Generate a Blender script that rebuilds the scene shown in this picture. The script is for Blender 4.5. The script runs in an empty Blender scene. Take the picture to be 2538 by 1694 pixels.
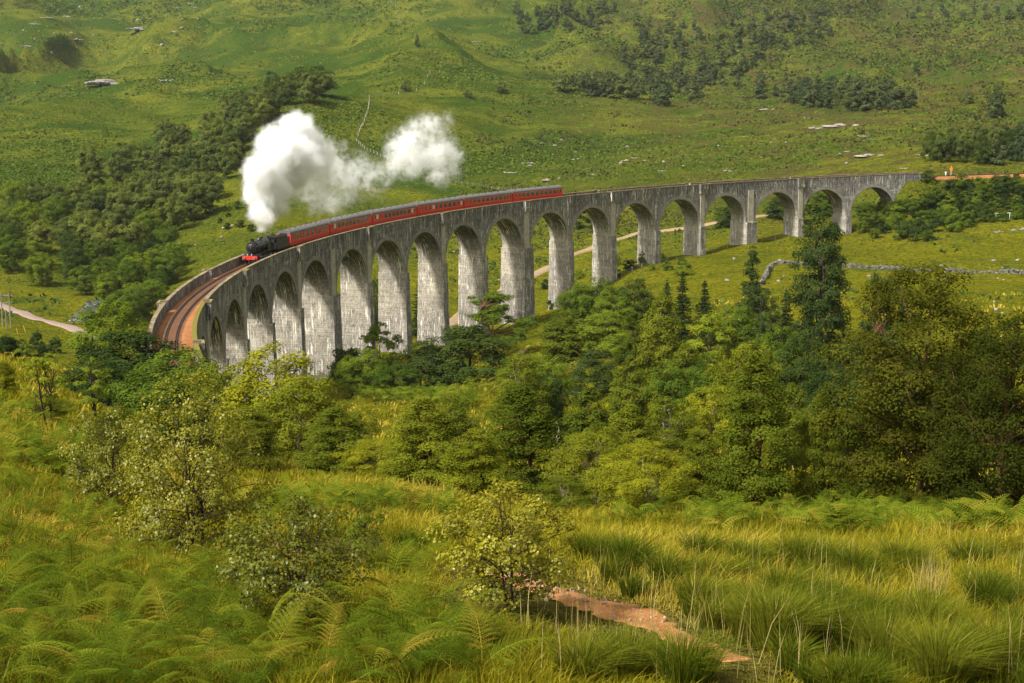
import bpy, math, random
import numpy as np
from mathutils import Vector, Matrix

sc = bpy.context.scene
COL = sc.collection
rng = np.random.default_rng(7)
random.seed(7)

# ------------------------------------------------------------------ camera
PW, PH, FP = 2538.0, 1694.0, 3968.37          # photograph size and focal length in its pixels
PITCH, ROLL, CAMH = 0.165491, -0.006293, 31.844   # rail level at the near end is z = 0
cam_d = bpy.data.cameras.new('camera')
cam = bpy.data.objects.new('camera', cam_d)
COL.objects.link(cam)
cam_d.sensor_width = 36.0
cam_d.lens = 36.0 * FP / PW
cam_d.clip_start = 0.2
cam_d.clip_end = 20000
cam.matrix_world = (Matrix.Translation((0, 0, CAMH)) @ Matrix.Rotation(math.pi / 2 - PITCH, 4, 'X')
                    @ Matrix.Rotation(ROLL, 4, 'Z'))
sc.camera = cam

# ------------------------------------------------------------------ light
SUN_EL, SUN_AZ = math.radians(48), math.radians(-130)      # azimuth from +Y towards +X (negative: from the left)
world = bpy.data.worlds.new('World')
sc.world = world
world.use_nodes = True
wn = world.node_tree
bg = wn.nodes['Background']
sky = wn.nodes.new('ShaderNodeTexSky')
sky.sky_type = 'NISHITA'
sky.sun_disc = False
sky.sun_elevation = SUN_EL
sky.sun_rotation = SUN_AZ
sky.air_density = 1.0
sky.dust_density = 4.0
sky.ozone_density = 1.0
hs = wn.nodes.new('ShaderNodeHueSaturation')              # a cloud layer greys the sky's blue
hs.inputs['Saturation'].default_value = 0.12
wn.links.new(sky.outputs[0], hs.inputs['Color'])
wm = wn.nodes.new('ShaderNodeMix')
wm.data_type = 'RGBA'; wm.blend_type = 'MULTIPLY'
wm.inputs[0].default_value = 1.0
wm.inputs[7].default_value = (1.0, 0.965, 0.90, 1)
wn.links.new(hs.outputs[0], wm.inputs[6])
wn.links.new(wm.outputs[2], bg.inputs['Color'])
bg.inputs['Strength'].default_value = 0.075

sun_d = bpy.data.lights.new('sun', 'SUN')
sun_d.energy = 2.6
sun_d.angle = math.radians(6)
sun_d.color = (1.0, 0.96, 0.885)
sun = bpy.data.objects.new('sun', sun_d)
COL.objects.link(sun)
sdir = Vector((math.sin(SUN_AZ) * math.cos(SUN_EL), math.cos(SUN_AZ) * math.cos(SUN_EL), math.sin(SUN_EL)))
sun.rotation_euler = (-sdir).to_track_quat('-Z', 'Y').to_euler()
sun.location = (0, 0, 400)

sc.view_settings.view_transform = 'Standard'
sc.view_settings.look = 'None'
sc.view_settings.gamma = 1.0
sc.view_settings.exposure = 1.5
cy = sc.cycles
cy.max_bounces = 12
cy.diffuse_bounces = 3
cy.glossy_bounces = 2
cy.transmission_bounces = 4
cy.transparent_max_bounces = 8
cy.volume_bounces = 14
cy.volume_step_rate = 1.5
cy.volume_max_steps = 256
cy.use_adaptive_sampling = True
cy.adaptive_threshold = 0.01
cy.use_denoising = True
cy.denoising_prefilter = 'NONE'
cy.sample_clamp_indirect = 4.0

# ------------------------------------------------------------------ helpers
def ray(u, v):
    """direction of a photograph pixel, scaled to Y = 1"""
    U, V = u - PW / 2, v - PH / 2
    cr, sr = math.cos(ROLL), math.sin(ROLL)
    u0, v0 = U * cr + V * sr, -U * sr + V * cr
    c, s = math.cos(PITCH), math.sin(PITCH)
    x, y, z = u0, FP * c - v0 * s, -FP * s - v0 * c
    return np.array([x / y, 1.0, z / y])

def at(u, v, d):
    r = ray(u, v) * d
    return np.array([r[0], r[1], CAMH + r[2]])

def to_px(P):
    P = np.atleast_2d(P)
    c, s = math.cos(PITCH), math.sin(PITCH)
    X, Y, Z = P[:, 0], P[:, 1], P[:, 2] - CAMH
    y = Y * c - Z * s
    z = Y * s + Z * c
    y = np.where(y > 0.1, y, 0.1)
    a, b = FP * X / y, -FP * z / y
    cr, sr = math.cos(ROLL), math.sin(ROLL)
    return np.stack([PW / 2 + a * cr - b * sr, PH / 2 + a * sr + b * cr], 1)

def link(o, parent=None):
    COL.objects.link(o)
    if parent is not None:
        o.parent = parent
    return o

def mesh_data(name, V, F, mats=(), var=None, smooth=False, uv=None, midx=None, extra=None):
    """F: an (n,k) array, or a list of such arrays"""
    me = bpy.data.meshes.new(name)
    V = np.asarray(V, np.float32).reshape(-1, 3)
    if isinstance(F, np.ndarray):
        F = [F]
    F = [np.asarray(f, np.int32) for f in F if len(f)]
    loops = np.concatenate([f.ravel() for f in F])
    tot = np.concatenate([np.full(len(f), f.shape[1], np.int32) for f in F])
    starts = np.concatenate([[0], np.cumsum(tot)[:-1]]).astype(np.int32)
    n = len(tot)
    me.vertices.add(len(V))
    me.vertices.foreach_set('co', V.ravel())
    me.loops.add(len(loops))
    me.loops.foreach_set('vertex_index', loops.astype(np.int32))
    me.polygons.add(n)
    me.polygons.foreach_set('loop_start', starts)
    me.polygons.foreach_set('use_smooth', np.full(n, bool(smooth)))
    for m in (mats if isinstance(mats, (list, tuple)) else (mats,)):
        me.materials.append(m)
    if midx is not None:
        me.polygons.foreach_set('material_index', np.asarray(midx, np.int32))
    if var is not None:
        me.attributes.new('var', 'FLOAT', 'FACE').data.foreach_set('value', np.asarray(var, np.float32))
    for k, (dom, val) in (extra or {}).items():
        me.attributes.new(k, 'FLOAT', dom).data.foreach_set('value', np.asarray(val, np.float32))
    if uv is not None:
        l = me.uv_layers.new(name='UVMap')
        l.data.foreach_set('uv', np.asarray(uv, np.float32)[loops].ravel())
    me.update(calc_edges=True)
    return me

def mk(name, V, F, mats=(), parent=None, **kw):
    return link(bpy.data.objects.new(name, mesh_data(name, V, F, mats, **kw)), parent)

def empty(name, loc=(0, 0, 0), rz=0.0):
    o = bpy.data.objects.new(name, None)
    o.empty_display_size = 0.3
    o.location = loc
    o.rotation_euler = (0, 0, rz)
    return link(o)

def tag(o, label=None, cat=None, group=None, kind=None):
    if label: o['label'] = label
    if cat: o['category'] = cat
    if group: o['group'] = group
    if kind: o['kind'] = kind
    return o

class MB:
    """collects boxes, tubes and sheets into one mesh"""
    def __init__(self):
        self.V, self.F, self.n = [], {}, 0
    def add(self, V, F):
        V = np.asarray(V, float).reshape(-1, 3)
        F = np.asarray(F, np.int64)
        self.V.append(V)
        self.F.setdefault(F.shape[1], []).append(F + self.n)
        self.n += len(V)
    def box(self, c, s, R=None, taper=1.0):
        x, y, z = np.array(s) / 2.0
        P = np.array([[-x, -y, -z], [x, -y, -z], [x, y, -z], [-x, y, -z],
                      [-x * taper, -y * taper, z], [x * taper, -y * taper, z], [x * taper, y * taper, z], [-x * taper, y * taper, z]])
        if R is not None:
            P = P @ np.asarray(R).T
        self.add(P + np.array(c), [[0, 3, 2, 1], [4, 5, 6, 7], [0, 1, 5, 4], [1, 2, 6, 5], [2, 3, 7, 6], [3, 0, 4, 7]])
    def tube(self, pts, rad, k=8, caps=True):
        V, F = tube(pts, rad, k)
        self.add(V, F)
        if caps:
            n = len(V)
            if k == 4 or k % 2 == 0:
                for base, rev in ((0, True), (n - k, False)):
                    for i in range(1, k // 2):
                        q = [base + (i - 1) % k if i == 1 else base + i - 1, base + i, base + k - i - 1, base + (k - i) % k]
                        q = [base + i - 1, base + i, base + k - i - 1, base + (k - i) % k]
                        self.add(V[[a for a in (q[::-1] if rev else q)]], [[0, 1, 2, 3]])
    def revolve(self, prof, axis='x', k=20, c=(0, 0, 0)):
        """prof: (position along axis, radius) pairs"""
        n = len(prof)
        a = np.arange(k) * 2 * math.pi / k
        P = []
        for t, r in prof:
            e = np.full(k, t)
            if axis == 'x': P.append(np.stack([e, r * np.cos(a), r * np.sin(a)], 1))
            elif axis == 'y': P.append(np.stack([r * np.cos(a), e, r * np.sin(a)], 1))
            else: P.append(np.stack([r * np.cos(a), r * np.sin(a), e], 1))
        P = np.concatenate(P) + np.array(c)
        i = np.arange(n - 1)[:, None] * k
        j = np.arange(k)[None]
        F = np.stack([i + j, i + (j + 1) % k, i + k + (j + 1) % k, i + k + j], -1).reshape(-1, 4)
        self.add(P, F)
    def prism(self, poly, y0, y1):
        """polygon in x,z pushed from y0 to y1"""
        poly = np.asarray(poly, float)
        n = len(poly)
        A = np.stack([poly[:, 0], np.full(n, y0), poly[:, 1]], 1)
        B = np.stack([poly[:, 0], np.full(n, y1), poly[:, 1]], 1)
        V = np.concatenate([A, B])
        i = np.arange(n)
        self.add(V, np.stack([i, (i + 1) % n, n + (i + 1) % n, n + i], 1))
        self.add(A, np.arange(n)[None]); self.add(B, np.arange(n)[None, ::-1])
    def build(self, name, mats, parent=None, **kw):
        return mk(name, np.concatenate(self.V), [np.concatenate(f) for f in self.F.values()], mats, parent, **kw)

def tube(pts, rad, k=6):
    pts = np.asarray(pts, float)
    rad = np.broadcast_to(np.asarray(rad, float), (len(pts),))
    T = np.gradient(pts, axis=0)
    T /= np.linalg.norm(T, axis=1, keepdims=True) + 1e-9
    ref = np.where(np.abs(T[:, 2:3]) > 0.9, np.array([[1.0, 0, 0]]), np.array([[0, 0, 1.0]]))
    A = np.cross(T, ref); A /= np.linalg.norm(A, axis=1, keepdims=True) + 1e-9
    B = np.cross(T, A)
    a = np.arange(k) * 2 * math.pi / k
    V = pts[:, None] + rad[:, None, None] * (np.cos(a)[None, :, None] * A[:, None] + np.sin(a)[None, :, None] * B[:, None])
    n = len(pts)
    i = np.arange(n - 1)[:, None] * k
    j = np.arange(k)[None]
    F = np.stack([i + j, i + (j + 1) % k, i + k + (j + 1) % k, i + k + j], -1).reshape(-1, 4)
    return V.reshape(-1, 3), F

def vnoise(x, y, seed=0):
    """smooth value noise in -1..1"""
    xi, yi = np.floor(x).astype(np.int64), np.floor(y).astype(np.int64)
    fx, fy = x - xi, y - yi
    fx, fy = fx * fx * fx * (fx * (fx * 6 - 15) + 10), fy * fy * fy * (fy * (fy * 6 - 15) + 10)
    def h(a, b):
        n = (a * 374761393 + b * 668265263 + seed * 974634541) & 0xffffffff
        n = ((n ^ (n >> 13)) * 1274126177) & 0xffffffff
        return ((n ^ (n >> 16)) & 0xffff) / 32767.5 - 1.0
    return (h(xi, yi) * (1 - fx) + h(xi + 1, yi) * fx) * (1 - fy) + (h(xi, yi + 1) * (1 - fx) + h(xi + 1, yi + 1) * fx) * fy

# ------------------------------------------------------------------ material helper
class NT:
    def __init__(self, name):
        self.m = bpy.data.materials.new(name)
        self.m.use_nodes = True
        self.t = self.m.node_tree
        self.t.nodes.clear()
        self.out = self.t.nodes.new('ShaderNodeOutputMaterial')
    def n(self, typ, ins=None, **props):
        k = self.t.nodes.new('ShaderNode' + typ)
        for a, b in props.items():
            setattr(k, a, b)
        for a, b in (ins or {}).items():
            s = k.inputs[a]
            if isinstance(b, bpy.types.NodeSocket):
                self.t.links.new(b, s)
            else:
                s.default_value = b
        return k
    def noise(self, vec, scale, detail=3, rough=0.55, dist=0.0):
        return self.n('TexNoise', {'Vector': vec, 'Scale': scale, 'Detail': detail, 'Roughness': rough, 'Distortion': dist}).outputs['Fac']
    def ramp(self, fac, stops):
        k = self.n('ValToRGB', {'Fac': fac})
        e = k.color_ramp.elements
        e[0].position, e[0].color = stops[0][0], (*stops[0][1], 1)
        e[1].position, e[1].color = stops[-1][0], (*stops[-1][1], 1)
        for p, c in stops[1:-1]:
            x = e.new(p); x.color = (*c, 1)
        return k.outputs[0]
    def mixc(self, fac, a, b, mode='MIX'):
        k = self.n('Mix', None, data_type='RGBA', blend_type=mode)
        for i, val in ((0, fac), (6, a), (7, b)):
            s = k.inputs[i]
            if isinstance(val, bpy.types.NodeSocket): self.t.links.new(val, s)
            elif i == 0: s.default_value = val
            else: s.default_value = (*val, 1)
        return k.outputs[2]
    def math(self, op, a, b=0.0, c=0.0, clamp=False):
        k = self.n('Math', None, operation=op, use_clamp=clamp)
        for i, val in enumerate((a, b, c)):
            if isinstance(val, bpy.types.NodeSocket): self.t.links.new(val, k.inputs[i])
            else: k.inputs[i].default_value = val
        return k.outputs[0]
    def mapr(self, val, a, b, c=0.0, d=1.0):
        return self.n('MapRange', {'Value': val, 'From Min': a, 'From Max': b, 'To Min': c, 'To Max': d}, clamp=True).outputs[0]
    def scalev(self, vec, s):
        return self.n('Mapping', {'Vector': vec, 'Scale': s}).outputs[0]
    def principled(self, color, rough=0.8, spec=0.3, normal=None, metal=0.0):
        ins = {'Base Color': color if isinstance(color, bpy.types.NodeSocket) else (*color, 1), 'Roughness': rough, 'Specular IOR Level': spec, 'Metallic': metal}
        if normal is not None: ins['Normal'] = normal
        return self.n('BsdfPrincipled', ins).outputs[0]
    def bump(self, h, dist=0.1, strength=1.0):
        return self.n('Bump', {'Height': h, 'Distance': dist, 'Strength': strength}).outputs[0]
    def done(self, sh):
        self.t.links.new(sh, self.out.inputs['Surface'])
        return self.m

def plain(name, c, rough=0.6, spec=0.3, metal=0.0, vary=0.12, scale=3.0):
    t = NT(name)
    co = t.n('TexCoord').outputs['Object']
    nz = t.noise(co, scale, 4, 0.6)
    col = t.mixc(nz, tuple(x * (1 - vary * 2) for x in c), tuple(min(1, x * (1 + vary * 2)) for x in c))
    return t.done(t.principled(col, rough, spec, None, metal))

def leafmat(name, dark, light, trans=0.3, gloss=0.0):
    t = NT(name)
    var = t.n('Attribute', attribute_name='var').outputs['Fac']
    rnd = t.n('ObjectInfo').outputs['Random']
    col = t.mixc(var, dark, light)
    col = t.mixc(1.0, col, t.ramp(rnd, [(0, (0.62, 0.70, 0.72)), (0.5, (1, 1, 1)), (1, (1.5, 1.36, 1.0))]), 'MULTIPLY')
    d = t.n('BsdfDiffuse', {'Color': col}).outputs[0]
    tr = t.n('BsdfTranslucent', {'Color': t.mixc(1.0, col, (1.25, 1.2, 0.55), 'MULTIPLY')}).outputs[0]
    sh = t.n('MixShader', {0: trans, 1: d, 2: tr}).outputs[0]
    if gloss > 0:
        g = t.n('BsdfGlossy', {'Color': (1, 1, 0.7, 1), 'Roughness': 0.4}).outputs[0]
        sh = t.n('MixShader', {0: gloss, 1: sh, 2: g}).outputs[0]
    return t.done(sh)
# ------------------------------------------------------------------ terrain
ARC_C, ARC_R, TH0, GRAD = np.array([196.2509, 236.0762]), 241.7817, 3.191351, 0.0044637
END_S, START_S = 313.0, -62.0            # ends of the viaduct, metres along the track

def track(s, off=0.0, z=0.0):
    """point at arc length s, off metres towards the camera side (inside of the curve), z above the rails"""
    s = np.asarray(s, float); off = np.asarray(off, float); z = np.asarray(z, float)
    sc_ = np.minimum(s, END_S + 30)
    th = TH0 - sc_ / ARC_R
    ex = s - sc_
    x = ARC_C[0] + (ARC_R - off) * np.cos(th) + ex * np.sin(th)
    y = ARC_C[1] + (ARC_R - off) * np.sin(th) - ex * np.cos(th)
    return np.stack(np.broadcast_arrays(x, y, z + GRAD * s), -1)

CTRL = {
 -250: [(17, 1694), (20, 1545), (24, 1410), (28, 1300), (34, 1190), (45, 1060), (65, 930), (110, 880), (180, 850), (300, 895), (385, 790), (450, 720), (550, 560), (650, 420), (800, 330), (1000, 270), (1300, 175), (1700, 50), (2200, -120)],
 0: [(17, 1694), (20, 1552), (24, 1430), (28, 1335), (34, 1230), (45, 1115), (65, 990), (110, 920), (180, 880), (300, 905), (385, 795), (450, 725), (550, 560), (650, 420), (800, 330), (1000, 270), (1300, 180), (1700, 60), (2200, -100)],
 230: [(34, 1275), (45, 1180), (65, 1090), (180, 960), (385, 815), (500, 660), (600, 500)],
 450: [(17, 1694), (20.5, 1556), (24.5, 1452), (28, 1395), (34, 1325), (45, 1245), (65, 1180), (110, 1118), (180, 1075), (240, 1010), (300, 960), (350, 864), (450, 700), (560, 545), (700, 400), (850, 300), (1100, 220), (1300, 170), (1700, 60), (2200, -100)],
 700: [(300, 968), (370, 815), (450, 650), (550, 520), (650, 370), (740, 262), (800, 256), (880, 262), (1000, 232), (1300, 150), (1700, 40), (2200, -100)],
 900: [(34, 1330), (45, 1262), (65, 1205), (110, 1140), (180, 1065), (240, 1005), (322, 890), (450, 690), (550, 540), (650, 400), (770, 270), (840, 258), (900, 258)],
 1050: [(341, 868), (400, 760), (450, 690), (500, 620), (600, 470), (700, 360), (850, 252), (1000, 205), (1300, 125), (1700, 20), (2200, -110)],
 1269: [(17, 1694), (20.5, 1558), (24.5, 1452), (28, 1392), (34, 1340), (40, 1322), (50, 1296), (65, 1265), (110, 1168), (180, 1065), (240, 960), (300, 885), (372, 815), (470, 650), (560, 515), (680, 400), (850, 280), (1000, 215), (1300, 145), (1700, 50), (2200, -70)],
 1411: [(392, 757)],
 1521: [(300, 820), (405, 691), (490, 595), (550, 500), (650, 420), (800, 330), (950, 235), (1100, 236), (1300, 180), (1600, 90), (2000, -30)],
 1630: [(417, 650)], 1741: [(428, 628), (490, 560)], 1859: [(440, 600)], 1960: [(450, 582)], 2101: [(462, 566)],
 2000: [(17, 1694), (20.5, 1558), (24.5, 1452), (28, 1392), (34, 1340), (40, 1322), (50, 1296), (65, 1265), (110, 1162), (180, 1010), (240, 890), (300, 770), (380, 660), (460, 574), (530, 470), (600, 400), (750, 320), (900, 265), (1000, 268), (1200, 190), (1500, 100), (1900, 0)],
 2250: [(470, 520), (500, 452), (560, 400)],
 2538: [(17, 1694), (20.5, 1558), (24.5, 1452), (28, 1392), (34, 1340), (40, 1322), (50, 1296), (65, 1265), (110, 1150), (180, 970), (240, 850), (300, 745), (380, 640), (440, 545), (480, 445), (540, 405), (600, 345), (800, 262), (1000, 215), (1200, 170), (1500, 90), (1900, -10)],
 2800: [(17, 1694), (20.5, 1558), (24.5, 1452), (28, 1392), (34, 1340), (40, 1322), (50, 1296), (65, 1265), (110, 1150), (180, 970), (300, 745), (440, 540), (480, 440), (600, 340), (800, 255), (1000, 210), (1500, 90), (1900, -10)],
}
cp = []
for u, lst in CTRL.items():
    for d, v in lst:
        p = at(u, v, d)
        rho = math.hypot(p[0], p[1])
        cp.append((math.atan2(p[0], p[1]), rho, (CAMH - p[2]) / rho))
for th in (-0.45, -0.33, -0.2, -0.1, 0.0, 0.1, 0.2, 0.33, 0.45):
    for rho, t in ((1.0, 1.9), (3.0, 0.88), (6.0, 0.64), (10.0, 0.515), (13.5, 0.448), (17.2, 0.3945), (3000, -0.145), (4500, -0.2), (7000, -0.26)):
        cp.append((th, rho, t))
cp = np.array(cp)

def _q(th, rho):
    return np.stack([np.clip(th, -0.45, 0.45) * 5.0, np.log(rho) * 1.6], -1)
CQ = _q(cp[:, 0], cp[:, 1])
def _phi(r):
    return r * r * np.log(r + 1e-9)
_n = len(cp)
_A = np.zeros((_n + 3, _n + 3))
_A[:_n, :_n] = _phi(np.linalg.norm(CQ[:, None] - CQ[None], axis=2)) + np.eye(_n) * 2e-4
_A[:_n, _n] = 1; _A[:_n, _n + 1:] = CQ
_A[_n:, :_n] = _A[:_n, _n:].T
_W = np.linalg.solve(_A, np.concatenate([cp[:, 2], np.zeros(3)]))

# the polar grid the ground is built on (fine inside the view, coarse outside)
TH = np.concatenate([np.linspace(-math.pi, -0.46, 40)[:-1], np.linspace(-0.46, -0.35, 30)[:-1],
                     np.linspace(-0.35, 0.35, 640), np.linspace(0.35, 0.46, 30)[1:], np.linspace(0.46, math.pi, 40)[1:]])
LR = np.concatenate([np.linspace(math.log(1.0), math.log(11), 40)[:-1], np.linspace(math.log(11), math.log(300), 270)[:-1],
                     np.linspace(math.log(300), math.log(1100), 240)[:-1], np.linspace(math.log(1100), math.log(2600), 110)[:-1],
                     np.linspace(math.log(2600), math.log(8000), 22)])
GT, GL = np.meshgrid(TH, LR, indexing='ij')
RHO = np.exp(GL)
_q2 = _q(GT.ravel(), RHO.ravel())
tval = np.empty(len(_q2))
for i in range(0, len(_q2), 20000):
    b = _q2[i:i + 20000]
    tval[i:i + 20000] = _phi(np.linalg.norm(b[:, None] - CQ[None], axis=2)) @ _W[:_n] + _W[_n] + b @ _W[_n + 1:]
TVAL = tval.reshape(RHO.shape)
GX, GY = RHO * np.sin(GT), RHO * np.cos(GT)
GZ = CAMH - TVAL * RHO
far = np.clip((RHO - 420) / 500, 0, 1)
mid = np.clip((RHO - 90) / 200, 0, 1)
GZ += vnoise(GX / 95, GY / 95, 1) * 5.0 * far * np.clip(RHO / 1200, 0.4, 2)
GZ += (1 - np.abs(vnoise(GX / 42 + 3, GY / 42, 2))) * 3.6 * far
hi = np.clip((RHO - 800) / 700, 0, 1)
GZ += ((1 - np.abs(vnoise(GX / 150 + 0.35 * vnoise(GX / 60, GY / 60, 14), GY / 260, 12))) ** 2) * 38 * hi - 12 * hi
GZ += vnoise(GX / 60 + 9, GY / 85, 13) * 8.5 * hi
GZ += vnoise(GX / 17, GY / 17, 3) * (0.35 * mid + 0.75 * far)
GZ += vnoise(GX / 6.5, GY / 6.5, 4) * np.clip(0.16 + RHO * 0.0006, 0, 0.45)
GZ += vnoise(GX / 2.4, GY / 2.4, 5) * np.clip(0.13 - 0.0003 * RHO, 0.03, 0.13)
GZ += vnoise(GX / 0.8, GY / 0.8, 6) * np.clip(0.06 - 0.0006 * RHO, 0.0, 0.05)

# railway cutting and banks beyond both ends of the viaduct
for lo, hi in ((END_S - 4, 520.0), (-260.0, START_S + 2)):
    for s in np.arange(lo, hi, 1.5):
        c = track(s)
        if s > END_S: half, slope = 3.6, 9.0
        else: half, slope = 3.2, 9.0
        dx = np.hypot(GX - c[0], GY - c[1])
        w = np.clip(1 - (dx - half) / slope, 0, 1)
        w = w * w * (3 - 2 * w)
        k = dx < half + slope
        tgt = c[2] - 0.3
        # keep the strongest pull of all the track points
        if 'PULLW' not in globals():
            PULLW = np.zeros_like(GZ); PULLZ = np.zeros_like(GZ)
        upd = k & (w > PULLW)
        PULLW[upd] = w[upd]; PULLZ[upd] = tgt
GZ = GZ * (1 - PULLW) + PULLZ * PULLW

def _idx(x, y):
    th = np.arctan2(x, y); lr = np.log(np.maximum(np.hypot(x, y), 1.01))
    i = np.clip(np.searchsorted(TH, th) - 1, 0, len(TH) - 2)
    j = np.clip(np.searchsorted(LR, lr) - 1, 0, len(LR) - 2)
    a = np.clip((th - TH[i]) / (TH[i + 1] - TH[i]), 0, 1)
    b = np.clip((lr - LR[j]) / (LR[j + 1] - LR[j]), 0, 1)
    return i, j, a, b
def ground(x, y):
    i, j, a, b = _idx(np.asarray(x, float), np.asarray(y, float))
    return (GZ[i, j] * (1 - a) + GZ[i + 1, j] * a) * (1 - b) + (GZ[i, j + 1] * (1 - a) + GZ[i + 1, j + 1] * a) * b

def hit(u, v, dmin=8.0, dmax=5000.0):
    """where the sight line of a photograph pixel first meets the ground beyond dmin"""
    r = ray(u, v)
    d = np.exp(np.linspace(math.log(dmin), math.log(dmax), 700))
    g = ground(r[0] * d, d)
    below = (CAMH + r[2] * d) < g
    if not below.any(): return None
    k = int(np.argmax(below))
    if k == 0: return np.array([r[0] * d[0], d[0], g[0]])
    h0 = CAMH + r[2] * d[k - 1] - g[k - 1]; h1 = CAMH + r[2] * d[k] - g[k]
    t = h0 / (h0 - h1)
    dd = d[k - 1] + t * (d[k] - d[k - 1])
    return np.array([r[0] * dd, dd, float(ground(r[0] * dd, dd))])

def seg_dist(x, y, line):
    """distance from points to a polyline in plan"""
    best = np.full(np.shape(x), 1e9)
    for (ax, ay), (bx, by) in zip(line[:-1], line[1:]):
        dx, dy = bx - ax, by - ay
        t = np.clip(((x - ax) * dx + (y - ay) * dy) / (dx * dx + dy * dy + 1e-9), 0, 1)
        best = np.minimum(best, np.hypot(x - ax - t * dx, y - ay - t * dy))
    return best

def curve_pts(P, n):
    """smooth curve through points"""
    P = np.asarray(P, float)
    t = np.concatenate([[0], np.cumsum(np.linalg.norm(np.diff(P, axis=0), axis=1))])
    tt = np.linspace(0, t[-1], n)
    Q = np.stack([np.interp(tt, t, P[:, k]) for k in range(P.shape[1])], 1)
    for _ in range(max(2, n // (3 * len(P)))):
        Q[1:-1] = 0.25 * Q[:-2] + 0.5 * Q[1:-1] + 0.25 * Q[2:]
    return Q

# ground material
def ground_material():
    t = NT('hill_grass')
    geo = t.n('NewGeometry')
    pos = geo.outputs['Position']
    n_big = t.noise(pos, 0.011, 5, 0.6, 0.6)
    n_mid = t.noise(pos, 0.05, 5, 0.62, 0.8)
    n_sm = t.noise(pos, 0.33, 5, 0.7)
    n_fine = t.noise(pos, 2.2, 4, 0.7)
    grass = t.mixc(t.mapr(n_mid, 0.35, 0.65), (0.054, 0.078, 0.010), (0.128, 0.138, 0.017))
    grass = t.mixc(t.mapr(n_sm, 0.47, 0.72, 0, 0.8), grass, (0.185, 0.172, 0.028))
    green = t.mixc(n_sm, (0.024, 0.050, 0.008), (0.056, 0.092, 0.012))
    val = t.n('Attribute', attribute_name='valley').outputs['Fac']
    grass = t.mixc(val, grass, t.mixc(n_sm, (0.088, 0.098, 0.006), (0.205, 0.180, 0.012)))
    col = t.mixc(t.math('MULTIPLY', t.mapr(n_big, 0.44, 0.58), t.mapr(val, 0, 1, 1, 0.35)), grass, green)
    col = t.mixc(t.math('MULTIPLY', t.mapr(t.noise(pos, 0.027, 6, 0.68, 0.5), 0.53, 0.62, 0, 0.85), t.mapr(val, 0, 1, 1, 0.5)), col, green)
    # heather and dead grass, brownish
    heath = t.mixc(n_sm, (0.052, 0.052, 0.018), (0.115, 0.09, 0.03))
    hm = t.n('Attribute', attribute_name='heath').outputs['Fac']
    hmask = t.math('MULTIPLY', t.mapr(t.noise(t.n('Mapping', {'Vector': pos, 'Location': (31, 7, 0)}).outputs[0], 0.06, 6, 0.7), 0.45, 0.56), hm)
    col = t.mixc(hmask, col, heath)
    # speckle of tufts
    col = t.mixc(t.mapr(n_fine, 0.3, 0.72, 0.0, 0.65), col, t.mixc(1.0, col, (1.75, 1.6, 1.2), 'MULTIPLY'))
    col = t.mixc(t.mapr(t.noise(pos, 0.9, 5, 0.75), 0.60, 0.44, 0.0, 0.75), col, t.mixc(1.0, col, (0.30, 0.40, 0.32), 'MULTIPLY'))
    near = t.n('Attribute', attribute_name='near').outputs['Fac']
    soil = t.mixc(n_fine, (0.045, 0.042, 0.010), (0.11, 0.095, 0.022))
    col = t.mixc(near, col, soil)
    h = t.math('ADD', t.math('MULTIPLY', n_sm, 1.3), t.math('MULTIPLY', n_fine, 0.35))
    return t.done(t.principled(col, 1.0, 0.0, t.bump(h, 1.7, 0.9)))
M_GROUND = ground_material()

nt_, nr_ = GX.shape
ii, jj = np.meshgrid(np.arange(nt_ - 1), np.arange(nr_ - 1), indexing='ij')
F = np.stack([ii * nr_ + jj, (ii + 1) * nr_ + jj, (ii + 1) * nr_ + jj + 1, ii * nr_ + jj + 1], -1).reshape(-1, 4)[:, ::-1]
PX = to_px(np.stack([GX.ravel(), GY.ravel(), GZ.ravel()], 1))
heath = np.clip((GX.ravel() - (-60 + 0.06 * GY.ravel())) / 120, 0, 1) * np.clip((GY.ravel() - 430) / 120, 0, 1)
near = np.clip(1 - (RHO.ravel() - 55) / 40, 0, 1)
G_TERRAIN = mk('hillside', np.stack([GX.ravel(), GY.ravel(), GZ.ravel()], 1), F, M_GROUND, smooth=True,
               extra={'valley': ('POINT', np.clip((680 - RHO.ravel()) / 250, 0, 1)), 'heath': ('POINT', heath), 'near': ('POINT', near)})
tag(G_TERRAIN, 'rolling green hillsides and valley floor under the whole scene', 'hillside', kind='structure')
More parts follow.
